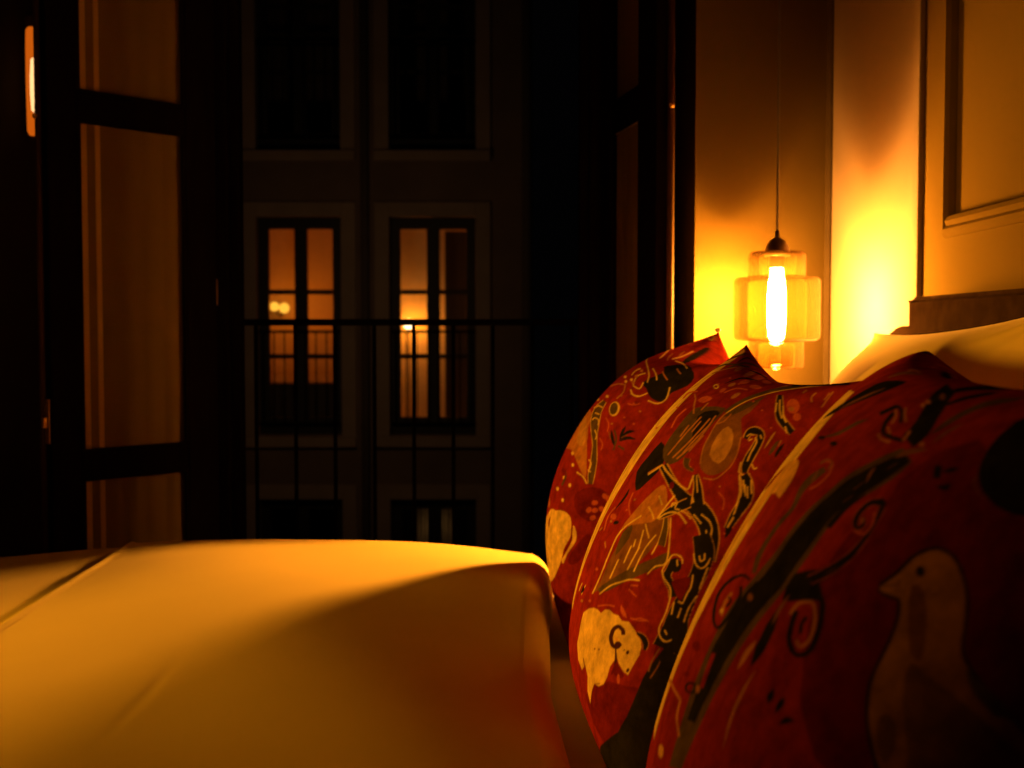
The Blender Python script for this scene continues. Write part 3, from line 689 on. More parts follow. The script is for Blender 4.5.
MOTIFS['mid'] = [
('p','m',[-355,-770,-480,-674,-640,-592,-775,-549,-862,-509,-858,-425,-841,-343,-873,-301,-908,-304,-933,-378,-948,-483,-951,-592,-934,-692,-868,-774,-710,-841,-493,-834]),
('p','c',[1020,991,849,991,507,855,241,697,139,550,91,420,70,300,62,187,78,75,100,-35,116,-142,137,-248,164,-355,178,-458,182,-557,1020,-557]),  # border band, part print, paled to paint lamp light on the rim
('p','n',[-510,132,-462,111,-413,72,-369,25,-331,-31,-303,-96,-284,-164,-276,-233,-267,-294,-222,-349,-215,-365,-341,-294,-455,-207,-516,-144,-557,-87,-586,-33,-602,15,-601,53,-586,83,-553,115]),
('p','o',[-446,227,-419,230,-398,219,-379,199,-361,172,-343,143,-324,109,-302,64,-281,22,-261,-13,-266,-29,-328,-5,-399,28,-452,50,-491,68,-509,82,-517,100,-528,134,-525,172,-490,204]),
('p','g',[-266,-327,-371,-249,-486,-160,-573,-94,-640,-42,-680,-5,-706,13,-726,-1,-727,-32,-684,-74,-621,-122,-562,-168,-500,-212,-437,-260,-375,-301,-296,-331]),
('p','g',[-287,-53,-314,-13,-347,9,-370,-10,-379,-49,-355,-110,-322,-152,-298,-113]),
('s','c',[-226,-363,-235,-341,-245,-310,-253,-275,-256,-237,-255,-197,-256,-158,-255,-121,-256,-85,-271,-49,-309,-7,-358,34,-390,62],[-206,-367,-215,-345,-226,-314,-235,-279,-238,-241,-237,-201,-238,-161,-239,-123,-239,-86,-255,-49,-296,-6,-345,35,-378,64]),
('s','c',[-449,45,-532,5],[-458,49,-540,9]),
('s','c',[-545,-147,-546,-118,-546,-77,-549,-39,-558,-9,-568,17,-576,36],[-534,-148,-535,-119,-535,-78,-538,-40,-547,-9,-559,18,-566,37]),
('s','c',[-492,-159,-505,-48],[-479,-161,-493,-49]),
('s','c',[-315,-337,-338,-318,-367,-293,-395,-271,-420,-254,-445,-241,-470,-227,-495,-212,-519,-198,-542,-186,-568,-176,-594,-168,-611,-162],[-301,-337,-324,-318,-354,-293,-384,-269,-411,-252,-436,-237,-462,-224,-487,-209,-512,-194,-537,-182,-564,-172,-590,-162,-608,-157]),
('s','c',[-645,-118,-650,-106,-658,-89,-669,-74,-686,-62,-709,-50,-720,-31,-708,1,-685,39,-661,71,-640,97,-621,119,-607,133],[-636,-118,-642,-105,-650,-89,-661,-71,-682,-58,-703,-47,-711,-31,-700,-2,-676,35,-652,69,-632,94,-612,115,-598,130]),
('s','c',[-438,-146,-436,-64],[-425,-148,-423,-67]),
('s','c',[-369,-244,-378,-151],[-354,-247,-363,-153]),
('s','c',[-613,-39,-617,36],[-602,-40,-607,35]),
('s','c',[-396,110,-413,107,-435,103,-455,100,-469,93,-482,87,-491,82],[-401,115,-418,114,-440,109,-461,104,-478,98,-491,92,-500,86]),
('s','c',[-458,19,-463,9,-469,-5,-476,-19,-483,-35,-488,-52,-492,-64],[-470,22,-475,12,-482,-2,-488,-17,-494,-32,-500,-49,-504,-61]),
('s','c',[-433,-34,-445,-67],[-446,-31,-457,-64]),
('s','c',[-430,176,-495,152],[-438,182,-503,157]),
('p','k',[-188,131,-120,157,-51,199,-47,239,-66,282,-73,336,-90,380,-153,378,-219,357,-265,330,-294,300,-300,279,-292,257,-273,219,-247,182,-222,147]),
('p','g',[-310,310,-245,325,-179,358,-152,413,-135,477,-109,538,-94,590,-113,617,-169,635,-275,664,-368,676,-398,644,-404,595,-417,544,-424,490,-424,429,-414,376,-396,346,-372,328,-345,313]),
('p','k',[-221,577,-237,615,-288,637,-333,648,-375,638,-392,597,-395,545,-397,489,-378,458,-304,507]),
('s','o',[-280,348,-282,382,-282,430,-279,476,-277,517,-273,555,-268,581],[-263,348,-265,383,-265,431,-262,477,-259,518,-255,556,-248,584]),
('s','o',[-341,348,-352,378,-364,421,-372,466,-371,512,-364,559,-355,593],[-326,349,-336,380,-349,423,-356,467,-355,513,-347,561,-338,595]),
('s','o',[-382,353,-397,383,-415,428,-424,474,-416,525,-395,579,-375,619],[-367,355,-382,386,-401,430,-409,476,-401,526,-379,580,-358,620]),
('s','o',[31,646,-146,577],[9,649,-164,580]),
('s','o',[-256,448,-235,518],[-238,449,-216,518]),
('s','o',[-430,411,-433,507],[-415,413,-419,509]),
('s','o',[-212,226,-297,297],[-195,229,-282,300]),
('s','o',[-394,392,-403,553],[-380,393,-387,556]),
('p','p',[-8,654,-9,676,-36,698,-94,703,-142,697,-144,675,-119,653,-62,649]),
('s','y',[-274,277,-326,265,-395,250,-457,233,-511,219,-562,205,-611,193,-655,189,-683,188,-700,186,-722,179,-747,170,-768,161,-785,150,-801,137,-815,123,-828,100,-839,72,-846,52],[-326,317,-376,306,-440,290,-499,277,-550,268,-597,261,-632,258,-652,261,-679,266,-720,266,-761,259,-798,248,-830,232,-855,212,-875,189,-890,162,-902,129,-910,97,-916,75]),
('s','k',[-281,282,-332,271,-400,254,-463,238,-515,224,-565,209,-612,198,-655,194,-683,193,-700,190,-724,183,-750,175,-771,165,-789,154,-806,140,-820,125,-833,103,-844,74,-851,53],[-319,311,-370,301,-435,286,-494,272,-546,263,-594,257,-630,254,-652,256,-680,261,-719,261,-759,254,-795,244,-827,228,-852,209,-870,186,-886,160,-898,128,-906,96,-912,74]),
('s','y',[-571,328,-585,319,-605,306,-622,290,-640,268,-658,243,-671,224],[-602,348,-620,341,-645,328,-672,313,-700,292,-726,269,-744,254]),
('s','k',[-577,332,-591,323,-611,309,-629,293,-647,271,-666,245,-678,227],[-596,345,-614,337,-639,325,-665,310,-693,289,-719,267,-738,251]),
('s','y',[-627,237,-609,222,-584,198,-559,173,-539,147,-521,121,-509,103],[-686,213,-669,197,-643,175,-618,154,-591,132,-561,111,-539,96]),
('s','k',[-633,236,-615,219,-590,195,-565,171,-546,145,-529,119,-516,101],[-680,215,-663,199,-638,177,-612,155,-584,134,-554,112,-532,97]),
('s','c',[-558,115,-567,104,-579,87,-589,69,-597,48,-604,24,-609,6],[-591,126,-603,115,-619,100,-634,82,-646,59,-658,35,-665,18]),
('s','g',[-563,117,-572,105,-584,89,-594,71,-602,49,-610,24,-614,7],[-586,125,-598,114,-614,98,-629,80,-642,57,-653,34,-660,17]),
('s','o',[-419,377,-430,368,-447,354,-476,341,-511,338,-540,340,-559,342],[-479,387,-486,378,-493,367,-497,362,-512,358,-537,356,-556,355]),
('s','g',[-423,378,-434,369,-451,355,-477,342,-511,340,-540,342,-559,344],[-475,386,-482,377,-490,366,-496,359,-511,356,-537,354,-557,353]),
('s','c',[-286,294,-300,292,-321,288,-347,283,-382,279,-420,274,-455,269,-483,267,-508,265,-531,263,-558,262,-584,262,-604,266,-609,276,-605,288,-599,299,-595,311,-589,325,-585,334],[-294,301,-307,299,-328,295,-352,291,-386,286,-425,282,-459,277,-486,274,-510,272,-533,270,-558,269,-582,269,-596,272,-597,276,-593,286,-587,297,-582,310,-577,323,-573,332]),
('s','c',[-538,218,-535,205,-530,187,-525,166,-520,140,-516,111,-515,94,-534,98,-545,114,-557,127,-569,137,-583,145,-597,151,-613,157,-631,160,-649,160,-670,155,-694,148,-709,143],[-552,217,-548,204,-543,186,-538,166,-534,140,-529,112,-529,97,-522,100,-534,115,-546,130,-560,140,-574,150,-591,158,-609,163,-629,167,-651,167,-675,162,-698,155,-714,150]),
('s','c',[-576,171,-572,175,-567,180,-566,183,-573,188,-583,193,-587,194,-587,190,-588,180,-593,172,-608,171,-622,174,-632,176],[-567,168,-563,172,-557,178,-556,185,-565,192,-578,198,-593,199,-597,191,-597,182,-599,176,-606,177,-619,180,-629,182]),
('s','c',[-640,177,-652,177,-670,178,-686,177,-699,176,-711,172,-720,170],[-639,183,-652,183,-671,184,-688,183,-702,181,-714,178,-723,176]),
('s','c',[-757,208,-771,207,-790,205,-806,202,-818,197,-828,190,-836,183,-842,171,-847,157,-850,147],[-757,214,-771,212,-791,211,-808,208,-821,202,-832,194,-841,186,-848,173,-853,159,-856,150]),
('s','c',[-816,165,-834,145],[-821,168,-839,148]),
('s','c',[-718,191,-729,189,-743,186,-757,183,-767,180,-776,177,-781,176],[-720,197,-731,194,-746,191,-759,188,-769,185,-778,183,-784,181]),
('s','c',[-592,338,-665,278],[-600,341,-672,281]),
('s','c',[-655,251,-678,233],[-662,254,-685,237]),
('s','c',[-223,223,-234,233,-248,246,-263,259,-276,272,-288,286,-298,294],[-207,226,-217,234,-233,247,-247,261,-260,275,-274,287,-283,297]),
('s','c',[-580,187,-560,180],[-585,182,-565,175]),
('p','m',[-499,248,-500,240,-496,233,-487,229,-475,230,-464,235,-458,243,-456,252,-461,259,-470,262,-482,262,-492,256]),
('p','k',[-944,-206,-919,-238,-897,-283,-879,-330,-864,-380,-849,-429,-837,-479,-832,-530,-825,-586,-813,-655,-780,-733,-635,-844,-492,-936,-619,-951,-753,-966,-898,-984,-1000,-874,-1000,-542,-988,-206,-967,-158]),
('s','y',[-777,115,-791,100,-808,81,-820,64,-827,53,-835,38,-842,20,-846,-2,-848,-26,-848,-51,-847,-75,-844,-98,-841,-122,-838,-149,-835,-176,-834,-205,-835,-230,-836,-248,-836,-263,-833,-287,-829,-317,-826,-339],[-841,165,-856,154,-878,134,-896,110,-905,84,-909,59,-911,34,-912,7,-912,-20,-912,-45,-913,-69,-915,-92,-917,-114,-918,-139,-920,-164,-923,-183,-927,-196,-933,-211,-939,-235,-942,-266,-944,-297,-945,-319]),
('s','k',[-779,116,-792,101,-809,82,-821,66,-829,53,-837,38,-844,20,-848,-1,-850,-26,-850,-51,-849,-74,-846,-98,-842,-122,-840,-148,-837,-176,-836,-205,-837,-230,-838,-248,-837,-262,-835,-287,-831,-317,-829,-339],[-839,165,-855,152,-877,133,-894,109,-904,83,-908,59,-910,34,-911,7,-910,-20,-910,-45,-912,-69,-914,-92,-916,-115,-917,-139,-919,-164,-921,-183,-926,-196,-932,-211,-938,-236,-941,-267,-942,-298,-944,-319]),
('s','y',[-725,-9,-726,-19,-727,-34,-729,-47,-727,-60,-725,-75,-734,-93,-754,-105,-775,-113,-789,-119,-797,-129,-804,-139,-809,-147],[-784,-8,-780,-17,-776,-31,-774,-45,-773,-56,-773,-64,-775,-67,-784,-72,-802,-80,-820,-89,-834,-101,-845,-112,-851,-119]),
('s','k',[-729,-9,-730,-19,-731,-34,-732,-47,-731,-59,-729,-74,-737,-91,-756,-103,-777,-111,-791,-118,-800,-126,-807,-137,-811,-145],[-780,-8,-777,-18,-773,-31,-770,-45,-769,-56,-770,-64,-772,-69,-782,-74,-800,-82,-818,-92,-832,-103,-842,-114,-848,-121]),
('p','k',[-797,-6,-802,-21,-798,-35,-786,-46,-769,-49,-751,-45,-738,-34,-733,-20,-737,-5,-750,5,-768,9,-785,5]),
('s','c',[-800,2,-796,8,-791,15,-783,20,-773,23,-761,23,-750,21,-740,17,-730,12,-722,4,-719,-7,-717,-20,-716,-32,-713,-45,-710,-58,-711,-71,-719,-80,-730,-88,-743,-94,-758,-100,-775,-104,-789,-110,-799,-118,-806,-128,-812,-142,-818,-163,-822,-188,-824,-211,-823,-232,-821,-251,-821,-268,-825,-282,-832,-292,-841,-300,-852,-305,-864,-307,-875,-306,-885,-299,-892,-290,-897,-284],[-794,-1,-790,5,-785,11,-779,16,-771,17,-761,17,-752,16,-743,13,-735,8,-730,2,-727,-7,-725,-20,-724,-31,-721,-45,-719,-58,-719,-68,-726,-76,-735,-83,-747,-89,-762,-94,-779,-99,-794,-105,-804,-114,-812,-125,-819,-140,-824,-161,-828,-186,-830,-210,-830,-231,-828,-250,-828,-266,-832,-278,-838,-288,-846,-295,-855,-300,-866,-301,-874,-300,-881,-296,-888,-287,-893,-281]),
('s','c',[-859,-16,-864,-27,-870,-43,-874,-59,-875,-72,-873,-85,-872,-98,-873,-112,-874,-125,-873,-133,-869,-135,-862,-135,-856,-134],[-864,-13,-869,-24,-875,-41,-879,-57,-880,-71,-879,-85,-878,-97,-879,-111,-879,-125,-878,-136,-870,-140,-861,-140,-855,-140]),
('s','c',[-909,-78,-907,-94,-904,-116,-902,-138,-903,-161,-905,-182,-907,-197],[-914,-78,-912,-94,-908,-116,-907,-138,-908,-159,-910,-181,-912,-196]),
('s','c',[-898,40,-899,26,-901,6,-903,-13,-904,-29,-906,-42,-907,-52],[-903,41,-904,27,-906,6,-908,-12,-909,-28,-910,-42,-912,-51]),
('s','c',[-820,58,-826,50,-835,38,-845,28,-855,23,-867,19,-877,20,-884,24,-890,32,-894,42,-896,54,-895,68,-895,78],[-825,62,-831,53,-840,42,-849,33,-858,28,-868,25,-875,24,-881,28,-886,35,-889,43,-890,54,-890,68,-890,78]),
('s','c',[-846,62,-851,57,-857,49,-864,45,-870,48,-875,56,-877,64,-874,71,-870,79,-867,85],[-852,66,-856,60,-862,53,-865,50,-866,52,-870,57,-871,63,-869,69,-865,76,-862,81]),
('s','c',[-837,-150,-850,-198],[-843,-148,-856,-195]),
('s','c',[-759,0,-777,-20],[-766,4,-783,-16]),
('s','c',[-850,-268,-868,-278],[-855,-263,-871,-273]),
('s','c',[-875,-155,-879,-194],[-881,-154,-885,-193]),
('p','m',[-788,-85,-801,-69,-823,-53,-841,-36,-857,-28,-866,-44,-871,-68,-870,-88,-868,-105,-868,-121,-866,-131,-857,-131,-844,-126,-830,-117,-815,-106,-798,-96]),
('s','n',[-856,-443,-855,-430,-855,-413,-855,-394,-859,-374,-864,-353,-868,-338],[-848,-445,-848,-433,-847,-414,-848,-396,-853,-374,-857,-353,-861,-338]),
('s','n',[-873,-462,-877,-449,-881,-430,-885,-413,-887,-400,-888,-389,-888,-382],[-866,-463,-870,-449,-875,-430,-879,-413,-881,-400,-881,-390,-882,-383]),
('p','n',[-534,413,-514,439,-496,471,-472,519,-449,566,-432,593,-425,614,-431,640,-445,668,-466,700,-488,733,-502,775,-518,797,-554,754,-569,700,-558,676,-560,654,-613,619,-671,583,-701,548,-719,513,-730,473,-732,436,-725,411,-711,393,-690,376,-663,366,-628,366,-592,373,-561,390]),
('p','b',[-577,444,-544,486,-521,535,-516,573,-531,596,-573,590,-621,567,-657,534,-678,497,-684,457,-672,428,-629,427]),
('p','g',[-433,629,-431,660,-443,705,-470,743,-499,776,-514,806,-523,817,-535,781,-529,734,-514,698,-493,668,-459,640]),
('s','o',[-570,390,-554,407,-530,432,-508,456,-495,477,-485,498,-475,518,-463,539,-453,558,-443,578,-436,596,-429,614,-426,635,-427,658,-429,685,-435,711,-446,738,-458,765,-469,792,-475,818,-478,843,-480,866,-483,887,-486,907,-485,921],[-561,388,-545,406,-521,430,-499,455,-484,477,-474,498,-464,519,-452,539,-441,559,-432,578,-423,597,-416,616,-413,637,-412,662,-415,688,-419,716,-430,743,-441,771,-451,798,-455,825,-456,851,-455,875,-454,898,-450,919,-438,936]),
('s','o',[-646,342,-664,345,-689,351,-710,359,-722,372,-729,387,-735,402,-739,416,-743,431,-744,447,-741,465,-736,486,-727,507,-712,531,-692,556,-676,575],[-643,347,-661,350,-685,356,-704,363,-715,375,-722,389,-727,404,-732,418,-735,432,-737,447,-734,466,-728,485,-720,506,-705,530,-684,555,-668,574]),
('s','o',[-437,579,-448,585,-463,594,-475,606,-476,623,-471,643,-468,658],[-426,584,-437,590,-452,598,-462,609,-463,626,-459,646,-454,660]),
('s','y',[-724,577,-722,584,-719,594,-719,600,-722,602,-728,606,-732,607,-738,608,-745,608,-745,609,-742,610,-745,606,-750,597,-755,584,-759,568,-762,551,-764,536,-766,520,-769,504,-774,489,-779,474,-786,461,-795,450,-804,442,-810,437],[-684,576,-678,584,-668,598,-661,613,-664,626,-672,637,-687,645,-709,648,-734,646,-760,639,-780,626,-790,613,-798,599,-804,582,-809,565,-813,547,-816,531,-819,516,-822,502,-825,490,-827,477,-829,468,-831,461,-834,455,-837,450]),
('s','k',[-718,577,-715,584,-712,595,-712,601,-716,605,-722,609,-728,611,-735,612,-744,613,-747,612,-747,612,-751,607,-756,597,-760,584,-764,567,-768,551,-769,535,-771,520,-774,504,-779,489,-784,475,-791,462,-800,451,-808,443,-813,439],[-691,576,-685,584,-676,597,-669,611,-671,623,-679,633,-693,641,-713,643,-735,642,-758,636,-776,624,-786,612,-793,599,-799,583,-804,565,-808,548,-811,532,-814,517,-817,503,-820,490,-823,477,-825,467,-827,460,-830,453,-832,448]),
('s','c',[-743,597,-750,593,-759,589,-767,582,-772,567,-776,548,-780,531,-785,515,-790,501,-794,492],[-746,602,-753,599,-765,593,-774,583,-780,567,-784,548,-787,531,-792,516,-797,502,-801,492]),
('s','c',[-705,587,-706,591,-707,597,-710,601,-716,602,-725,602,-732,602],[-695,589,-696,594,-698,601,-702,606,-712,608,-722,608,-730,608]),
('s','c',[-769,477,-775,466,-784,450,-793,437,-805,432,-817,431,-827,433,-837,438,-845,445,-850,450],[-777,478,-782,467,-790,451,-798,441,-806,437,-816,437,-824,438,-832,443,-840,449,-845,454]),
('s','c',[-821,489,-828,484,-838,478,-847,474,-854,477,-857,482,-859,485],[-825,493,-832,489,-841,483,-847,480,-849,481,-851,485,-853,488]),
('s','c',[-734,590,-724,576],[-742,586,-733,572]),
('s','c',[-756,615,-779,602],[-760,620,-782,607]),
('s','y',[-815,420,-825,414,-835,406,-844,397,-853,384,-862,369,-868,354,-870,335,-870,309,-870,282,-873,255,-877,230,-879,212],[-836,453,-848,448,-865,440,-882,426,-896,408,-909,387,-917,360,-918,331,-916,304,-913,279,-911,254,-908,229,-906,212]),
('s','k',[-818,424,-827,417,-838,410,-848,400,-857,386,-866,371,-872,355,-874,335,-874,309,-874,282,-877,255,-881,230,-883,212],[-834,450,-846,445,-862,437,-879,423,-893,407,-906,386,-914,360,-915,332,-912,304,-910,279,-907,254,-904,229,-902,212]),
('s','c',[-804,426,-820,411,-840,390,-857,366,-869,334,-879,298,-884,272],[-809,430,-825,415,-846,393,-863,368,-875,335,-884,299,-890,273]),
('s','c',[-836,415,-872,373],[-841,418,-877,376]),
('s','c',[-865,430,-899,381],[-870,432,-904,384]),
('s','c',[-868,400,-895,358],[-873,403,-900,361]),
('s','k',[-894,359,-891,341,-887,316,-887,292,-887,272,-885,251,-885,231,-887,210,-896,190,-902,177],[-898,358,-904,341,-910,315,-910,290,-910,269,-908,250,-908,232,-910,212,-908,192,-905,178]),
('s','c',[-812,416,-824,404,-840,386,-854,366,-864,342,-872,317,-878,299],[-817,420,-830,407,-846,388,-860,368,-870,344,-878,318,-883,300]),
('s','c',[-888,267,-888,218],[-894,266,-894,218]),
('s','c',[-855,401,-884,361],[-860,404,-889,364]),
('s','c',[-866,433,-889,394],[-871,435,-894,397]),
('s','y',[-575,837,-607,818,-641,794,-668,771,-691,752,-718,732,-750,713,-781,698,-804,689,-823,682,-843,675,-863,668,-877,664],[-620,841,-654,824,-687,802,-714,782,-737,765,-761,748,-780,738,-796,730,-812,724,-830,716,-848,708,-867,699,-880,693]),
('s','k',[-580,838,-612,818,-645,794,-671,772,-694,753,-721,733,-753,715,-783,701,-805,692,-823,684,-844,677,-863,671,-877,666],[-615,841,-649,823,-683,801,-710,781,-734,764,-757,747,-778,736,-795,728,-812,721,-830,714,-848,705,-867,696,-880,690]),
('s','c',[-645,810,-667,794,-694,772,-719,753,-744,739,-768,727,-784,719],[-654,811,-676,795,-701,774,-725,756,-749,742,-773,731,-787,723]),
('s','c',[-706,781,-722,769,-745,751,-769,735,-792,723,-810,714,-821,708],[-714,783,-729,770,-751,753,-775,738,-795,728,-813,719,-824,713]),
('s','c',[-831,690,-859,666],[-835,693,-864,669]),
('s','c',[-652,789,-705,740],[-662,789,-713,741]),
('s','y',[-811,655,-811,644,-811,628,-813,612,-816,597,-820,582,-824,571],[-813,655,-817,643,-821,627,-823,611,-825,596,-826,581,-825,571]),
('s','g',[-853,627,-850,618,-848,604,-849,590,-851,576,-857,563,-862,554],[-856,627,-860,616,-866,601,-868,587,-869,574,-867,562,-864,553]),
('s','k',[-883,624,-880,614,-877,600,-878,585,-880,573,-886,562,-891,556],[-886,623,-889,612,-893,596,-893,583,-895,572,-895,562,-893,556]),
('s','o',[-860,631,-869,602],[-866,631,-874,602]),
('p','p',[-796,801,-818,782,-823,766,-813,757,-790,758,-757,768,-729,785,-710,805,-705,822,-715,832,-739,830,-767,819]),
('p','o',[-789,781,-795,776,-795,770,-788,767,-778,766,-766,769,-756,774,-751,779,-752,785,-758,789,-768,789,-779,786]),
('p','p',[-860,754,-865,745,-864,737,-858,732,-849,731,-838,735,-828,743,-821,753,-820,761,-826,766,-838,766,-851,762]),
('s','o',[-785,891,-787,883,-790,871,-794,860,-805,848,-818,839,-829,833],[-801,885,-801,877,-802,866,-805,858,-812,851,-823,843,-834,837]),
('s','o',[-862,910,-867,892,-884,867,-894,847,-897,835,-898,828,-898,822],[-872,906,-880,888,-897,863,-903,844,-905,832,-906,825,-906,820]),
('s','o',[-852,900,-872,858],[-863,897,-886,854]),
('s','o',[-683,906,-704,881],[-713,896,-728,873]),
('p','o',[353,988,291,981,200,966,123,946,86,928,89,919,120,920,171,930,234,947,297,965,349,979,371,987]),
('p','p',[296,998,173,991,3,965,-93,936,-114,917,-95,910,-54,914,10,930,90,953,183,976,274,992,326,998]),
('p','p',[-346,869,-359,860,-354,852,-332,846,-300,844,-266,847,-237,854,-221,863,-224,872,-244,879,-278,881,-317,877]),
('p','o',[506,975,467,970,413,959,359,944,325,928,321,918,343,916,382,922,430,935,472,949,505,963,517,972]),
('p','o',[-63,845,-85,837,-101,827,-106,817,-100,809,-85,805,-66,807,-46,814,-31,824,-24,835,-27,843,-42,847]),
('p','p',[-91,900,-122,889,-140,876,-143,864,-129,856,-106,853,-79,857,-55,866,-37,878,-31,891,-38,901,-58,904]),
('p','p',[-249,936,-285,924,-290,916,-271,913,-235,914,-189,921,-142,931,-101,943,-74,954,-74,961,-112,960,-185,950]),
('p','o',[-292,789,-309,782,-320,770,-325,756,-323,744,-312,738,-298,738,-284,745,-272,757,-266,771,-268,783,-277,790]),
('p','p',[-93,789,-112,783,-127,773,-134,762,-131,753,-121,748,-105,749,-88,755,-73,764,-65,775,-66,785,-76,790]),
('s','g',[654,794,693,821,667,864,621,902,531,937,458,963,431,979],[658,796,698,822,752,859,686,903,581,940,507,968,487,984]),
('s','g',[751,857,785,877,773,912,771,942,770,965,778,983,793,992],[755,858,789,879,835,907,830,938,819,963,817,983,830,994]),
('s','g',[917,953,939,966,919,989,923,1000,882,1000,826,1000,783,1000],[922,956,945,969,964,987,943,1000,888,1000,826,1000,783,1000]),
('s','g',[439,893,472,918,527,949,561,975,538,989,513,998,488,1000],[498,894,529,919,578,951,605,978,591,994,582,1000,500,1000]),
('s','g',[610,999,584,1000,475,1000,368,1000,267,1000,169,1000,-319,949],[664,1000,588,1000,478,1000,368,1000,263,1000,167,1000,-185,978]),
('s','o',[690,818,723,839,773,870,818,901,836,937,874,970,905,991],[690,818,726,840,773,870,826,901,876,933,901,968,925,990]),
('s','o',[494,820,440,939],[542,820,470,941]),
('s','c',[27,779,19,776,13,774,9,772,8,770,10,768,13,766,20,766,27,765,35,766,44,767,53,768,60,769,66,771,72,773,75,776,77,778,75,779,72,781,66,782,57,782,49,782,40,781,31,779,21,777],[10,780,1,777,-9,773,-16,769,-17,765,-16,762,-10,760,-1,759,10,758,24,759,40,761,57,763,72,766,86,770,96,774,104,779,106,782,104,785,99,787,89,789,77,789,61,789,45,787,27,784,16,782]),
('s','g',[-416,650,-422,676,-428,713,-437,751,-455,785,-478,819,-501,851,-534,879,-573,903,-600,919],[-382,658,-387,685,-390,724,-397,764,-411,800,-429,837,-447,872,-470,904,-494,933,-468,964]),
('s','c',[-426,652,-433,677,-441,713,-454,750,-472,783,-495,816,-519,846,-547,871,-580,892,-617,911,-663,930,-716,945,-756,953],[-416,655,-423,680,-430,717,-441,754,-459,788,-482,821,-504,852,-530,878,-562,899,-596,919,-640,939,-690,956,-728,965]),
('s','k',[-527,921,-566,929,-626,938,-691,945,-767,950,-849,953,-906,953],[-425,955,-450,966,-538,968,-624,970,-707,975,-789,979,-860,975]),
('s','o',[-70,613,-50,623,-15,640,25,654,69,665,118,673,155,679],[-53,611,-29,622,5,637,43,651,84,660,132,669,168,675]),
('s','o',[-195,611,-174,664],[-175,613,-153,666]),
('s','o',[-319,495,-304,562],[-305,496,-289,563]),
('p','c',[-155,-474,-228,-431,-289,-407,-342,-395,-392,-394,-425,-365,-471,-350,-517,-350,-558,-340,-596,-348,-647,-330,-691,-338,-728,-348,-755,-355,-776,-379,-780,-417,-782,-403,-766,-462,-754,-510,-720,-513,-672,-500,-636,-477,-634,-506,-613,-541,-608,-589,-588,-626,-535,-658,-484,-668,-462,-704,-445,-768,-398,-737,-385,-678,-332,-649,-282,-689,-193,-677,-137,-624,-151,-576,-148,-519]),
('s','h',[-656,-384,-653,-381,-649,-376,-643,-370,-634,-366,-622,-365,-609,-365,-595,-366,-579,-371,-565,-379,-554,-387,-545,-396,-538,-406,-535,-416,-534,-426,-534,-437,-537,-446,-543,-453,-552,-460,-563,-465,-575,-469,-589,-469,-605,-466,-620,-462,-635,-455,-646,-446,-651,-437,-655,-430,-657,-426],[-628,-397,-625,-394,-622,-389,-617,-386,-613,-384,-608,-383,-600,-383,-592,-384,-588,-385,-586,-387,-580,-391,-575,-396,-572,-402,-569,-409,-569,-417,-569,-426,-572,-433,-576,-438,-583,-443,-590,-447,-596,-449,-602,-449,-609,-448,-616,-446,-618,-446,-620,-444,-623,-439,-626,-433,-629,-428]),
('p','h',[-652,-427,-653,-435,-646,-443,-635,-450,-622,-454,-610,-454,-602,-450,-601,-443,-608,-434,-620,-427,-633,-423,-645,-423]),
('s','y',[-588,-426,-604,-436],[-605,-416,-621,-427]),
('s','o',[-719,-352,-730,-353,-745,-355,-755,-358,-762,-361,-769,-365,-774,-368,-778,-372,-782,-379,-785,-385],[-725,-336,-738,-333,-756,-330,-774,-329,-788,-333,-799,-339,-808,-348,-811,-359,-810,-371,-808,-378]),
('s','k',[-720,-349,-732,-350,-746,-352,-757,-355,-765,-358,-772,-362,-777,-366,-782,-370,-786,-378,-789,-384],[-724,-339,-736,-337,-754,-333,-772,-333,-786,-336,-796,-342,-805,-349,-807,-361,-806,-372,-804,-380]),
('p','h',[-718,-433,-717,-438,-713,-443,-708,-445,-703,-445,-699,-443,-698,-438,-700,-433,-704,-428,-709,-426,-713,-426,-717,-428]),
('p','h',[-688,-435,-688,-437,-687,-438,-684,-440,-682,-441,-679,-441,-678,-440,-677,-438,-679,-436,-681,-435,-684,-434,-686,-434]),
('p','h',[-752,-494,-750,-500,-745,-504,-740,-506,-736,-505,-734,-502,-734,-497,-737,-492,-742,-487,-746,-485,-751,-486,-753,-489]),
('p','n',[-433,-538,-434,-540,-431,-543,-425,-545,-420,-547,-415,-547,-412,-546,-413,-544,-416,-541,-421,-538,-427,-537,-431,-537]),
('p','n',[-483,-521,-482,-523,-479,-526,-475,-528,-470,-530,-465,-530,-462,-529,-463,-527,-466,-524,-470,-522,-475,-520,-480,-520]),
('s','h',[-607,-455,-613,-464,-622,-476,-629,-489,-635,-501,-640,-514,-643,-523],[-616,-450,-624,-458,-635,-470,-646,-482,-654,-493,-661,-505,-667,-512]),
('p','m',[-654,-501,-672,-502,-691,-512,-716,-518,-732,-525,-722,-539,-699,-551,-676,-552,-653,-552,-638,-566,-631,-572,-640,-537]),
('p','p',[-711,-549,-714,-558,-714,-566,-710,-571,-703,-571,-696,-567,-690,-559,-687,-550,-687,-542,-692,-537,-697,-537,-705,-541]),
('s','n',[-281,-638,-325,-666],[-295,-633,-339,-660]),
('s','n',[-484,-672,-550,-642],[-482,-669,-548,-639]),
('s','p',[-335,-387,-361,-375,-397,-359,-429,-346,-456,-338,-484,-330,-502,-325],[-327,-383,-354,-371,-390,-356,-424,-342,-454,-332,-482,-324,-501,-319]),
('s','p',[-546,-300,-551,-307,-560,-317,-575,-323,-589,-327,-608,-326,-620,-325],[-550,-297,-564,-299,-583,-302,-596,-307,-608,-311,-617,-317,-623,-323]),
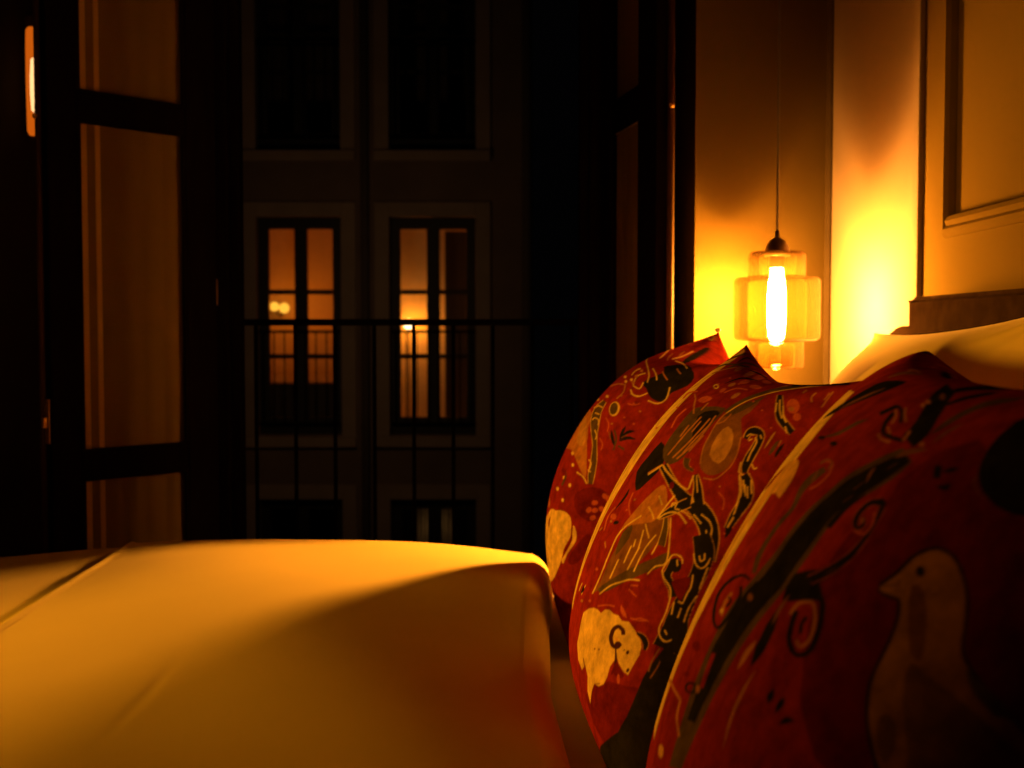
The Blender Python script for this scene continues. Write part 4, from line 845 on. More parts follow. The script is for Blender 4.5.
('s','p',[-648,-315,-662,-312,-683,-307,-703,-301,-723,-293,-743,-283,-756,-276],[-647,-310,-662,-306,-682,-301,-701,-296,-720,-288,-739,-279,-752,-272]),
('s','p',[-556,-223,-632,-226],[-560,-217,-636,-221]),
('s','p',[-560,-205,-616,-186],[-556,-199,-612,-180]),
('s','p',[-669,-314,-680,-307,-695,-296,-711,-288,-730,-283,-750,-279,-764,-276],[-664,-311,-675,-303,-691,-293,-709,-283,-729,-278,-750,-274,-764,-272]),
('s','c',[53,-432,49,-426,45,-417,40,-408,34,-400,28,-393,24,-387],[79,-438,75,-431,70,-422,63,-413,58,-405,51,-397,46,-391]),
('s','c',[-38,-425,-39,-417,-41,-407,-45,-397,-54,-387,-64,-377,-71,-371],[-17,-430,-20,-422,-24,-411,-27,-400,-36,-390,-48,-380,-55,-373]),
('s','k',[-2,-430,-24,-421,-50,-408,-60,-397,-55,-389,-33,-387,-15,-386],[6,-431,5,-425,0,-416,-9,-408,-4,-403,-6,-394,-9,-387]),
('p','p',[-183,-259,-185,-262,-179,-267,-168,-271,-156,-274,-143,-275,-137,-273,-136,-269,-141,-265,-151,-261,-165,-258,-176,-258]),
('p','p',[-228,-395,-228,-398,-223,-403,-213,-407,-202,-409,-192,-410,-186,-409,-186,-406,-192,-401,-202,-397,-213,-394,-223,-393]),
('p','o',[-99,-436,-99,-440,-91,-444,-77,-449,-61,-453,-47,-455,-39,-454,-39,-451,-48,-446,-62,-440,-78,-437,-92,-435]),
('s','k',[-88,118,-86,108,-85,93,-83,75,-69,49,-54,20,-41,-2],[-92,119,-104,111,-116,96,-115,78,-101,52,-71,20,-46,-2]),
('s','k',[-179,61,-136,38],[-182,60,-140,38]),
('p','p',[-123,-17,-129,-24,-120,-32,-100,-39,-71,-45,-44,-46,-23,-42,-17,-35,-28,-27,-51,-20,-80,-15,-106,-14]),
('p','k',[-184,-26,-189,-30,-188,-35,-176,-42,-158,-48,-141,-52,-126,-52,-120,-49,-124,-42,-136,-35,-153,-29,-171,-27]),
('p','o',[-94,-49,-95,-52,-93,-55,-85,-57,-72,-60,-62,-60,-53,-59,-51,-56,-56,-53,-66,-49,-75,-48,-87,-47]),
('p','p',[293,-4,264,-6,303,-15,337,-21,344,-24,344,-21,344,-18,347,-13,347,-9,347,-5,347,-5,340,-5]),
('s','o',[59,-135,19,-111],[94,-137,47,-111]),
('s','o',[-109,-147,-160,-163],[-130,-140,-178,-158]),
('s','p',[460,574,470,593,484,619,500,645,520,670,542,696,557,713],[460,576,470,594,484,622,504,648,523,674,546,700,564,718]),
('s','p',[-171,753,-176,768,-180,788,-192,805,-226,814,-273,817,-306,819],[-144,759,-147,775,-150,796,-162,814,-199,824,-247,828,-282,829]),
('s','p',[-161,118,-166,104,-173,82,-188,64,-218,49,-252,36,-275,28],[-181,119,-186,105,-193,85,-206,67,-233,53,-266,42,-289,33]),
('s','p',[-37,-110,-25,-93,-2,-70,5,-46,-9,-25,-30,-5,-47,9],[-9,-115,9,-99,29,-75,38,-50,23,-27,-3,-5,-21,9]),
('s','p',[-78,463,-60,479,-34,502,-14,524,-11,545,-14,566,-16,581],[-54,462,-36,478,-8,501,15,524,19,546,15,568,14,584]),
('s','p',[-769,321,-782,318,-800,314,-813,307,-822,295,-829,280,-833,269],[-770,326,-784,324,-802,319,-818,311,-828,297,-835,282,-839,271]),
('s','p',[238,620,253,631,276,648,278,663,238,675,184,686,152,694],[298,620,316,631,346,649,344,666,290,680,228,693,190,701]),
('p','o',[-249,102,-249,100,-246,97,-241,96,-234,93,-227,93,-223,95,-222,97,-225,100,-229,101,-238,103,-244,103]),
('p','p',[-223,42,-224,41,-222,38,-215,36,-208,35,-201,35,-196,35,-196,38,-199,40,-205,42,-213,44,-219,44]),
('p','o',[-280,-28,-280,-30,-278,-32,-272,-35,-266,-36,-259,-36,-255,-35,-254,-34,-257,-31,-263,-28,-269,-27,-276,-27]),
('p','o',[-763,349,-764,348,-763,346,-761,344,-758,343,-755,344,-753,345,-751,347,-753,349,-756,350,-758,351,-761,351]),
('p','p',[-912,231,-912,229,-912,227,-910,226,-908,225,-906,225,-905,227,-905,229,-906,230,-907,232,-909,233,-911,233]),
('p','p',[-896,194,-896,192,-895,190,-894,188,-891,187,-889,188,-888,189,-888,191,-888,193,-890,194,-892,195,-894,195]),
('p','p',[-633,731,-635,729,-634,727,-632,725,-628,725,-624,726,-620,727,-617,730,-618,732,-621,734,-624,734,-629,733]),
('p','p',[-784,666,-785,663,-784,662,-782,660,-779,660,-776,660,-773,662,-772,664,-772,666,-775,667,-778,668,-781,667]),
('p','p',[-793,620,-794,618,-793,617,-791,615,-788,614,-784,615,-782,616,-781,619,-782,620,-784,622,-787,622,-790,622]),
('p','p',[-507,763,-510,760,-511,758,-509,756,-503,756,-498,757,-492,759,-488,762,-488,764,-490,766,-495,766,-501,765]),
('p','p',[507,654,500,652,497,649,497,646,496,644,494,643,500,645,497,646,497,649,500,652,506,654,504,655]),
('p','p',[67,798,57,794,55,792,58,789,67,789,80,789,92,791,102,794,106,797,102,800,93,801,79,800]),
('p','p',[123,867,110,864,104,861,104,858,114,858,126,858,141,860,154,863,161,867,160,869,153,871,138,870]),
('p','p',[-111,850,-121,847,-126,843,-124,841,-117,840,-106,842,-94,845,-85,848,-79,852,-81,854,-88,854,-99,853]),
('p','p',[156,423,152,420,154,418,167,417,185,413,206,413,222,414,228,417,221,420,206,423,188,423,170,423]),
('p','p',[144,568,137,565,138,562,148,561,160,559,177,559,193,562,198,562,196,565,188,568,171,569,155,569]),
('s','k',[17,810,16,833,23,865,30,894,-17,909,-86,918,-135,923],[23,811,37,836,68,874,81,905,41,922,-51,927,-125,926]),
('s','k',[39,753,67,836],[44,754,73,837]),
('s','k',[378,968,328,973,261,980,190,984,37,976,-194,948,-323,925],[386,968,359,977,328,987,275,992,159,991,-139,961,-316,928]),
('s','k',[584,944,621,960,673,978,707,991,678,996,633,999,573,999],[591,944,642,959,709,978,740,992,718,999,635,999,575,999]),
]
MOTIFS['near'] = [
('p','c',[1020,759,461,759,371,697,308,629,259,543,242,463,231,388,225,314,220,244,222,173,227,104,234,34,246,-35,266,-141,280,-244,288,-377,281,-503,1020,-503]),  # printed border whose pale tone also paints the lit rim
('p','m',[-406,295,-412,383,-480,441,-583,489,-698,524,-798,584,-902,572,-994,369,-1000,138,-985,2,-853,-85,-716,-79,-590,-3,-479,139]),
('p','m',[-435,551,-470,660,-550,724,-707,657,-801,568,-787,492,-725,427,-632,396,-528,400,-462,460]),
('p','y',[204,468,241,466,282,460,322,447,354,430,377,407,378,380,368,345,358,311,361,279,387,247,465,215,476,188,477,160,478,129,471,91,469,56,411,38,323,38,305,49,303,71,318,100,340,133,319,176,305,215,273,258,254,292,248,316,237,332,208,342,173,349,134,345,104,346,98,372,105,403,125,427,151,450,176,463]),
('s','r',[331,426,357,410,391,390,421,369,435,352,452,335,442,325],[324,426,327,410,336,390,347,373,360,356,388,338,404,328]),
('s','g',[-45,491,-33,480,-15,464,-1,447,4,431,4,414,-1,397,-13,380,-29,363,-38,347,-36,329,-27,311,-20,290,-16,269,-13,247,-12,226,-13,207,-17,190,-22,173,-34,158,-50,146,-58,137],[-86,483,-78,473,-68,457,-60,441,-53,427,-48,413,-47,399,-53,383,-63,366,-68,348,-65,329,-57,310,-51,290,-47,269,-46,247,-47,228,-50,211,-56,194,-63,180,-72,165,-83,153,-90,143]),
('s','p',[-19,505,-37,507,-60,510,-76,509,-88,503,-98,492,-105,479,-104,466,-100,452,-93,440,-83,430,-71,423,-64,418],[-10,509,-29,512,-55,515,-81,514,-99,505,-111,492,-118,479,-118,465,-113,450,-106,437,-96,428,-85,420,-75,415]),
('s','n',[-24,472,-39,437],[-40,472,-54,437]),
('s','g',[-329,635,-317,623,-299,605,-280,586,-260,563,-236,537,-215,509,-200,483,-190,456,-180,431,-169,407,-158,385,-149,362,-143,339,-138,317,-134,295,-133,272,-132,248,-129,226,-124,207,-115,187,-107,168,-98,148,-90,128,-78,104,-66,78,-48,47,-36,13,-31,-23,-31,-60,-33,-97,-35,-137,-38,-177,-40,-214,-45,-246,-52,-273,-57,-300,-63,-329,-68,-359,-72,-384,-75,-406,-78,-423,-79,-435],[-416,608,-416,593,-414,571,-407,546,-393,522,-376,497,-359,474,-345,453,-331,433,-321,412,-314,392,-311,373,-308,354,-307,335,-307,317,-308,297,-307,276,-306,255,-304,233,-303,213,-301,194,-298,176,-293,156,-286,137,-279,115,-271,92,-262,67,-255,41,-247,12,-239,-21,-233,-56,-228,-93,-224,-131,-218,-166,-215,-197,-213,-224,-210,-251,-205,-282,-201,-313,-197,-340,-194,-362,-192,-380,-191,-392]),
('s','k',[-355,625,-342,612,-324,592,-304,571,-281,549,-256,523,-235,497,-220,473,-210,448,-201,425,-190,403,-182,380,-174,359,-169,336,-164,314,-161,293,-160,270,-160,247,-158,223,-155,201,-152,180,-147,162,-139,144,-127,126,-115,104,-103,75,-94,45,-88,13,-85,-22,-87,-57,-88,-93,-88,-130,-88,-169,-89,-204,-93,-238,-97,-269,-99,-291],[-407,607,-404,592,-397,569,-387,545,-373,521,-356,495,-340,472,-326,450,-313,430,-302,411,-294,391,-290,372,-287,352,-285,334,-285,314,-284,294,-283,273,-280,251,-278,229,-277,209,-277,188,-274,166,-266,147,-257,129,-248,110,-237,86,-227,59,-217,30,-208,-2,-202,-35,-194,-71,-189,-108,-185,-145,-179,-180,-174,-215,-170,-247,-167,-270]),
('s','k',[-120,133,-109,113,-92,83,-79,53,-74,24,-75,-2,-75,-27,-69,-52,-64,-76,-63,-100,-71,-124,-85,-144,-94,-158],[-215,138,-211,119,-205,93,-199,66,-194,42,-187,16,-183,-9,-178,-33,-175,-54,-175,-74,-177,-96,-182,-116,-185,-131]),
('s','k',[-352,481,-340,467,-322,446,-307,423,-300,400,-296,376,-293,359],[-360,479,-352,464,-340,442,-331,420,-327,397,-325,374,-323,358]),
('p','k',[-298,216,-342,242,-391,263,-415,283,-433,303,-455,329,-471,342,-472,315,-463,279,-441,255,-427,235,-456,222,-479,211,-450,196,-403,179,-356,156,-315,144,-295,175]),
('s','n',[-318,507,-317,514,-314,524,-309,534,-307,542,-303,550,-299,555],[-316,506,-310,514,-300,525,-296,534,-293,543,-295,550,-297,556]),
('s','n',[-293,474,-306,506],[-290,475,-304,507]),
('s','n',[-291,433,-310,462],[-289,433,-308,463]),
('s','n',[-352,562,-368,589],[-350,563,-366,590]),
('s','n',[-343,601,-355,607,-370,616,-382,626,-399,634,-415,645,-426,653],[-339,602,-340,612,-344,626,-358,637,-377,647,-403,652,-423,655]),
('s','n',[-415,673,-419,685,-423,702,-424,718,-430,732,-432,747,-434,758],[-414,674,-411,687,-408,707,-410,724,-415,739,-423,751,-431,759]),
('p','o',[-394,664,-398,660,-398,656,-395,654,-389,654,-382,655,-375,659,-369,663,-369,667,-373,669,-379,669,-387,668]),
('p','o',[-182,808,-193,801,-197,797,-194,794,-186,794,-174,797,-160,802,-149,808,-144,813,-147,816,-156,816,-170,813]),
('p','o',[-206,837,-217,831,-222,826,-220,823,-211,823,-199,827,-184,832,-171,839,-165,844,-166,847,-176,847,-190,843]),
('p','o',[-195,787,-204,782,-207,777,-204,775,-196,775,-183,778,-171,782,-162,788,-158,793,-160,796,-170,795,-182,792]),
('s','k',[-7,913,-42,893,-79,868,-114,841,-148,816,-179,793,-205,772,-227,751,-247,730,-258,714,-266,698,-271,681,-273,669],[-178,872,-210,852,-244,827,-270,806,-287,790,-305,773,-320,754,-338,735,-355,714,-366,693,-369,673,-368,656,-366,645]),
('p','n',[-191,841,-208,832,-215,826,-215,823,-205,824,-189,828,-171,836,-154,844,-143,851,-143,855,-154,853,-172,848]),
('p','o',[-182,805,-190,801,-193,797,-191,796,-184,796,-176,798,-167,801,-159,806,-157,809,-158,811,-164,811,-173,809]),
('p','o',[-393,665,-397,661,-397,658,-395,656,-389,656,-383,657,-376,660,-373,664,-372,667,-376,669,-380,669,-387,668]),
('s','k',[-59,706,-62,711,-65,719,-69,726,-74,733,-78,739,-81,744,-85,748,-89,749,-96,748,-110,744,-126,739,-139,733,-152,727,-167,717,-179,709,-187,703],[-22,716,-24,721,-29,729,-32,737,-37,744,-40,750,-43,756,-49,762,-64,764,-87,761,-112,754,-135,747,-156,738,-174,729,-189,718,-203,709,-211,703]),
('s','k',[-80,736,-87,728,-95,716,-104,703,-114,691,-125,681,-138,670,-153,660,-174,652,-199,647,-220,646,-240,646,-258,646,-274,646,-288,647,-301,648,-309,649],[-118,730,-122,722,-130,711,-138,698,-146,688,-155,680,-164,671,-173,665,-180,662,-190,660,-207,660,-227,659,-244,659,-259,660,-273,660,-285,661,-294,662]),
('s','o',[-113,760,-126,753,-143,743,-160,734,-180,725,-201,716,-215,711],[-127,761,-139,754,-154,745,-170,736,-188,728,-207,720,-221,714]),
('s','o',[-156,646,-167,642,-184,637,-204,632,-225,632,-244,633,-258,634],[-161,651,-172,647,-187,642,-201,639,-217,639,-236,640,-250,641]),
('s','o',[-161,677,-212,658],[-167,682,-217,662]),
('s','o',[-273,691,-276,685,-282,677,-286,670,-289,664,-290,659,-291,655],[-286,689,-290,683,-295,675,-299,668,-302,662,-302,657,-304,653]),
('s','o',[-84,742,-99,735,-118,727,-132,719,-142,710,-150,701,-156,694],[-94,745,-108,738,-128,729,-146,719,-157,709,-166,699,-172,692]),
('p','k',[357,789,356,823,332,846,259,866,187,872,157,854,149,825,158,791,187,756,230,722,288,689,353,646,425,620,431,643,395,686,368,737]),
('s','n',[323,680,293,700,257,726,234,752,216,776,206,799,204,816],[328,681,310,702,285,730,261,756,244,781,221,802,209,817]),
('p','k',[330,985,191,966,134,952,133,946,172,948,241,956,327,968,412,980,490,989,541,995,546,997,480,995]),
('s','o',[393,918,398,922,406,928,405,932,380,933,342,932,313,931],[450,926,458,930,467,936,466,942,437,943,398,943,370,942]),
('p','k',[964,1000,961,1000,968,1000,924,999,903,996,903,992,936,992,974,992,983,996,992,999,996,1000,981,1000]),
('s','n',[377,861,367,871,361,887,358,902,321,911,285,921,266,929],[387,862,405,877,432,897,429,913,392,924,326,929,278,931]),
('s','p',[489,975,545,984,633,994,688,999,604,997,393,988,185,967],[539,980,598,988,696,997,798,1000,743,1000,496,996,276,981]),
('s','k',[-161,864,-175,868,-189,876,-197,887,-213,898,-234,908,-254,917,-274,925,-265,942,-228,960],[-152,868,-140,881,-123,899,-121,913,-124,928,-120,944,-77,967,-137,964,-185,963,-222,961]),
('s','g',[-375,701,-383,716,-390,739,-393,764,-397,789,-404,813,-415,835,-439,855,-458,878,-467,895],[-370,702,-366,722,-359,750,-361,777,-363,803,-366,830,-373,855,-394,877,-431,891,-459,899]),
('s','k',[-264,802,-279,811,-288,829,-297,848,-314,866,-328,886,-319,908],[-258,804,-254,821,-256,842,-262,863,-274,883,-287,903,-310,911]),
('s','g',[187,562,148,571,97,583,56,596,35,616,19,638,6,655,-4,666,-12,674,-19,679],[194,565,161,574,120,588,88,604,66,622,50,644,37,662,18,672,-1,677,-14,680]),
('p','k',[5,571,0,567,2,562,14,559,30,556,46,558,59,560,64,565,61,569,50,573,32,575,16,574]),
('p','k',[142,571,137,568,142,564,156,560,177,559,196,559,212,561,218,565,210,568,193,571,175,574,155,574]),
('s','n',[-11,492,-17,499,-27,508,-37,513,-47,514,-61,512,-70,509,-74,505,-76,496,-76,491],[6,496,-1,502,-11,511,-25,518,-46,519,-65,517,-82,512,-89,504,-91,496,-91,489]),
('p','k',[-586,828,-572,803,-580,777,-584,754,-592,731,-602,708,-614,686,-627,662,-643,640,-665,621,-691,604,-722,592,-755,584,-785,581,-821,586,-879,602,-918,632,-920,687,-898,748,-831,809,-719,863,-636,860]),
('s','n',[-643,636,-645,629,-649,618,-660,608,-679,599,-701,592,-717,588],[-644,636,-649,628,-654,619,-663,611,-680,602,-701,594,-717,589]),
('s','p',[-396,221,-410,233,-429,248,-447,266,-461,286,-474,306,-483,325,-488,345,-489,362,-489,380,-487,396,-484,412,-481,427,-477,444,-473,461,-469,473],[-359,232,-373,244,-391,259,-409,276,-424,293,-439,312,-450,331,-457,347,-460,364,-463,380,-464,396,-463,412,-460,427,-453,444,-444,460,-437,472]),
('s','k',[-394,222,-407,233,-427,249,-444,267,-459,286,-472,307,-481,326,-486,345,-486,362,-486,380,-485,396,-482,412,-479,427,-475,444,-470,461,-466,473],[-362,231,-375,243,-394,258,-411,275,-427,293,-441,312,-453,330,-460,347,-463,364,-466,380,-467,396,-466,412,-463,427,-456,444,-447,460,-440,472]),
('p','k',[-456,485,-460,478,-458,472,-451,467,-440,466,-428,467,-418,472,-413,479,-415,485,-423,489,-434,491,-447,489]),
('s','p',[-423,490,-414,487,-400,480,-386,472,-379,460,-374,447,-373,435,-373,423,-378,412,-386,402,-398,394,-414,389,-434,390,-443,397,-447,406,-447,414,-440,421,-431,426,-425,429],[-448,468,-438,466,-424,464,-414,461,-408,453,-404,443,-403,433,-404,423,-408,415,-413,409,-417,406,-422,404,-420,403,-420,403,-424,409,-426,413,-424,416,-419,419,-414,422]),
('s','k',[-425,489,-416,485,-401,479,-389,470,-382,459,-378,447,-376,435,-377,423,-381,413,-388,403,-400,395,-415,390,-432,391,-440,398,-444,406,-443,414,-437,420,-429,425,-423,427],[-447,470,-436,468,-422,466,-411,462,-405,454,-401,443,-400,433,-401,423,-405,414,-410,408,-415,404,-421,402,-422,401,-423,403,-427,409,-429,414,-427,417,-421,420,-416,423]),
('s','p',[-415,385,-429,386,-448,386,-464,391,-471,400,-471,413,-469,424,-463,435,-452,446,-444,453],[-413,390,-427,390,-445,391,-457,394,-462,402,-463,413,-460,424,-454,434,-444,443,-437,450]),
('p','o',[-426,421,-429,417,-430,414,-427,413,-423,412,-417,413,-413,416,-410,420,-409,423,-411,425,-416,425,-421,424]),
('s','n',[-426,264,-449,290],[-425,265,-447,291]),
('s','k',[-80,125,-66,124,-47,123,-22,121,5,115,29,107,54,96,78,85,101,71,118,59,135,45,147,30,154,16,154,2,142,-9,128,-20,115,-31,97,-38,77,-45,56,-51,36,-53,17,-55,-6,-53,-30,-48,-49,-38,-60,-27,-69,-12,-77,3,-81,17,-86,31,-88,45,-87,57,-84,68,-77,77,-65,83,-54,89,-47,92],[-73,115,-60,115,-43,114,-23,112,-8,109,9,104,29,94,49,84,67,73,84,60,96,48,107,35,111,23,111,10,103,-2,91,-12,75,-20,61,-28,44,-35,28,-41,12,-43,-1,-44,-12,-43,-17,-42,-24,-38,-34,-29,-43,-16,-51,0,-56,14,-60,27,-63,41,-62,53,-60,63,-53,71,-41,75,-32,81,-22,84]),
('s','o',[22,52,28,42,35,27,39,13,30,1,17,-10,8,-17],[-6,55,0,45,7,31,10,18,2,7,-10,-2,-19,-10]),
('s','k',[23,32,9,34,-5,35,-10,35,-9,29,-2,20,4,13],[17,40,4,42,-15,42,-31,40,-30,31,-24,22,-18,15]),
('p','c',[2,-1,-3,-3,-1,-6,5,-9,16,-12,25,-12,31,-10,35,-8,35,-5,28,-1,18,1,8,1]),
('s','k',[-436,202,-444,202,-454,201,-465,200,-473,197,-479,192,-486,185,-493,176,-500,168,-505,159,-511,151,-516,141,-519,132,-522,122,-524,112,-525,103,-523,96,-518,89,-511,83,-502,78,-496,76,-488,75,-476,78,-465,81,-454,85,-445,90,-438,99,-431,108,-426,117,-421,126,-418,136,-415,144,-414,151],[-442,215,-450,215,-462,214,-476,212,-488,208,-498,201,-506,192,-513,183,-520,174,-525,165,-531,156,-536,146,-540,136,-542,126,-544,115,-545,104,-543,95,-536,85,-526,76,-513,69,-498,64,-482,63,-465,64,-449,68,-436,74,-424,82,-415,91,-408,100,-403,111,-397,120,-393,131,-391,140,-389,147]),
('s','o',[-390,132,-391,138,-392,147,-395,158,-400,165,-409,172,-422,178,-434,183,-444,183,-453,182,-463,176,-474,168,-483,160,-491,150,-498,140,-504,129,-506,118,-505,111,-501,103,-495,96,-491,93,-489,93,-482,94,-475,97,-470,99],[-375,130,-376,137,-377,147,-380,158,-387,168,-399,176,-414,183,-430,190,-447,191,-461,188,-474,181,-485,173,-495,165,-503,154,-511,143,-515,131,-518,120,-517,111,-512,101,-505,93,-497,87,-485,85,-475,87,-466,90,-461,92]),
('s','k',[-446,154,-444,148,-443,140,-443,131,-447,122,-455,115,-460,110],[-463,154,-461,148,-459,140,-459,134,-463,128,-470,121,-474,115]),
('s','o',[-298,22,-290,11,-277,-6,-271,-23,-270,-40,-275,-56,-278,-68],[-302,22,-303,12,-303,-3,-298,-19,-296,-35,-288,-54,-282,-67]),
('s','o',[-368,-32,-363,-46,-357,-66,-351,-89,-351,-111,-351,-136,-354,-162,-363,-189,-377,-216,-385,-236],[-370,-31,-368,-45,-366,-64,-366,-86,-365,-108,-365,-132,-367,-157,-374,-186,-382,-215,-387,-235]),
('s','k',[-316,126,-311,102,-305,68,-310,38,-311,9,-324,-16,-335,-32],[-324,127,-339,107,-356,77,-360,47,-362,19,-353,-10,-342,-31]),
('s','n',[-330,166,-325,154,-319,137,-318,121,-319,106,-325,92,-330,82],[-332,166,-335,155,-337,139,-335,123,-336,108,-335,93,-332,82]),
('s','o',[452,-357,353,-338,261,-322,194,-312,132,-303,76,-296,42,-292],[362,-329,292,-317,222,-307,166,-300,109,-292,58,-286,26,-282]),
('s','k',[-56,-214,-59,-216,-60,-219,-56,-223,-52,-226,-46,-230,-37,-234,-28,-237,-17,-240,-8,-242,2,-243,9,-243,14,-242,16,-240,16,-237,13,-234,8,-230,0,-226,-9,-222,-18,-219,-29,-216,-37,-214,-46,-213,-52,-214,-57,-215],[-75,-208,-78,-210,-78,-215,-75,-219,-68,-226,-58,-231,-45,-237,-30,-242,-14,-247,2,-250,15,-252,28,-252,38,-251,41,-248,41,-243,36,-237,27,-231,15,-225,0,-219,-16,-213,-32,-209,-46,-206,-59,-205,-69,-206,-74,-207]),
('p','o',[-106,-198,-109,-202,-107,-208,-101,-212,-90,-215,-79,-215,-71,-212,-67,-208,-67,-204,-75,-199,-85,-197,-96,-196]),
('p','m',[58,-130,51,-136,56,-144,74,-152,101,-159,130,-162,154,-161,162,-155,156,-147,132,-137,103,-130,78,-128]),
('p','m',[39,-210,38,-215,46,-221,64,-229,86,-235,108,-240,121,-240,123,-236,112,-228,91,-220,69,-213,50,-210]),
('p','y',[38,-443,29,-450,32,-458,46,-467,67,-473,91,-476,110,-473,120,-467,117,-458,101,-449,79,-442,55,-440]),
('s','o',[44,-290,39,-302,32,-318,16,-332,-16,-340,-52,-346,-77,-351],[21,-283,16,-294,10,-310,-5,-323,-34,-332,-68,-338,-92,-343]),
('s','r',[-126,-188,-103,-96],[-94,-197,-71,-104]),
('p','n',[-156,94,-161,90,-159,85,-152,81,-141,79,-130,79,-121,82,-116,86,-119,92,-126,96,-136,97,-147,97]),
('s','k',[-491,-63,-493,-57,-496,-49,-495,-44,-494,-38,-488,-32,-484,-28],[-487,-64,-481,-62,-472,-58,-468,-51,-469,-43,-476,-34,-480,-28]),
('s','k',[-531,-67,-537,-60,-543,-51,-545,-43,-546,-35,-541,-28,-538,-23],[-528,-67,-525,-62,-520,-55,-521,-46,-522,-38,-529,-29,-534,-23]),
('s','k',[-566,-79,-574,-74,-584,-67,-589,-63,-594,-60,-601,-53,-607,-49],[-563,-78,-564,-72,-565,-64,-574,-54,-586,-49,-598,-47,-606,-47]),
('s','k',[-502,623,-506,618,-512,612,-518,605,-524,599,-531,593,-534,589],[-528,625,-533,621,-537,615,-542,609,-547,604,-553,599,-557,594]),
('s','k',[-546,611,-553,613,-564,615,-573,619,-578,625,-581,632,-582,636],[-543,612,-546,617,-551,624,-557,629,-564,633,-574,635,-580,637]),
('s','k',[-565,574,-575,572,-589,570,-602,571,-606,579,-603,588,-601,593],[-565,576,-571,578,-580,582,-584,584,-588,587,-594,591,-598,594]),
('s','k',[-637,306,-649,327,-662,353,-668,377,-672,398,-682,414,-693,426,-703,433,-713,437,-730,438,-749,435,-770,425,-791,410,-809,394,-825,375,-839,351,-850,327,-859,304,-869,283,-882,267,-897,255,-916,244,-935,233,-953,222,-968,209,-980,199,-990,187,-999,177,-1000,159,-1000,134,-1000,95,-989,-1,-911,-87,-879,-66,-869,-10,-841,20,-818,43,-800,64,-786,85,-774,108,-764,133,-759,152,-756,173,-753,198,-751,226,-745,252,-736,277,-723,299,-708,315,-691,321,-678,318,-660,315,-643,313,-636,314,-631,317],[-614,313,-626,333,-639,359,-644,382,-649,404,-661,423,-675,437,-688,447,-705,453,-728,454,-754,450,-779,437,-801,421,-821,403,-837,383,-851,358,-863,332,-871,310,-879,292,-889,279,-902,268,-919,258,-937,247,-955,235,-970,223,-981,213,-991,202,-999,191,-1000,173,-1000,142,-1000,84,-991,-13,-913,-101,-869,-77,-857,-19,-830,8,-805,32,-786,53,-770,75,-756,101,-745,127,-740,148,-737,170,-734,197,-731,223,-725,249,-717,272,-705,291,-693,304,-691,304,-683,302,-665,299,-645,296,-628,299,-620,302]),
('p','e',[-625,309,-637,330,-651,356,-656,380,-661,401,-672,418,-684,432,-695,440,-709,445,-729,446,-751,442,-774,431,-796,416,-815,399,-831,379,-845,355,-857,330,-866,307,-875,287,-885,273,-900,261,-918,251,-936,240,-953,229,-969,216,-981,206,-991,195,-999,184,-1000,165,-1000,138,-1000,87,-990,-7,-912,-94,-875,-71,-863,-14,-836,14,-811,38,-793,59,-779,80,-765,104,-754,129,-749,150,-746,172,-744,198,-741,225,-735,251,-727,274,-714,295,-700,310,-691,312,-681,310,-663,307,-644,304,-631,304]),
('p','n',[-703,350,-718,358,-744,350,-770,325,-794,292,-813,255,-823,226,-813,219,-794,226,-769,255,-740,291,-716,324]),
('p','d',[-807,207,-825,218,-854,219,-881,216,-908,211,-936,202,-960,193,-979,186,-992,172,-999,146,-1000,106,-987,37,-933,-23,-904,3,-887,56,-859,96,-834,133,-814,174]),
('p','d',[-809,81,-822,93,-839,93,-856,70,-867,42,-868,17,-862,3,-847,12,-829,32,-815,57]),
('s','e',[-802,213,-821,211,-846,206,-871,204,-895,202,-918,198,-938,193,-957,186,-973,176,-984,168,-991,160,-996,155,-998,151],[-802,216,-821,220,-846,226,-872,226,-896,224,-919,220,-940,215,-959,208,-975,198,-986,189,-992,177,-996,164,-998,154]),
('p','g',[-900,258,-917,254,-940,244,-961,234,-974,223,-971,212,-961,205,-946,211,-927,223,-909,242]),
('p','k',[-711,390,-715,383,-714,378,-710,374,-703,373,-695,375,-689,379,-686,385,-686,391,-691,395,-697,396,-705,394]),
('s','d',[-632,310,-638,314,-646,319,-654,324,-661,328,-669,332,-674,335],[-627,314,-633,318,-641,323,-649,328,-657,332,-664,336,-669,339]),
('p','d',[-669,344,-670,342,-669,340,-668,338,-665,338,-662,338,-660,340,-658,342,-659,344,-661,345,-664,346,-666,345]),
]
RES = 1100
def _fill(img, pts, col):
    """even-odd fill of one polygon on the cloth raster"""
    p = (np.array(pts, float).reshape(-1, 2) / 1000.0 + 1.0) * 0.5 * RES
    x0, y0 = np.floor(p.min(0)).astype(int) - 1; x1, y1 = np.ceil(p.max(0)).astype(int) + 2
    x0, y0 = max(x0, 0), max(y0, 0); x1, y1 = min(x1, RES), min(y1, RES)
    if x1 <= x0 or y1 <= y0: return
    X, Y = np.meshgrid(np.arange(x0, x1) + .5, np.arange(y0, y1) + .5, indexing='ij')
    ins = np.zeros(X.shape, bool)
    n = len(p)
    for i in range(n):
        (ax, ay), (bx, by) = p[i], p[(i + 1) % n]
        if ay == by: continue
        c = (Y < ay) != (Y < by)
        ins ^= c & (X < (bx - ax) * (Y - ay) / (by - ay) + ax)
    img[x0:x1, y0:y1][ins] = col
_CLOTH = {}
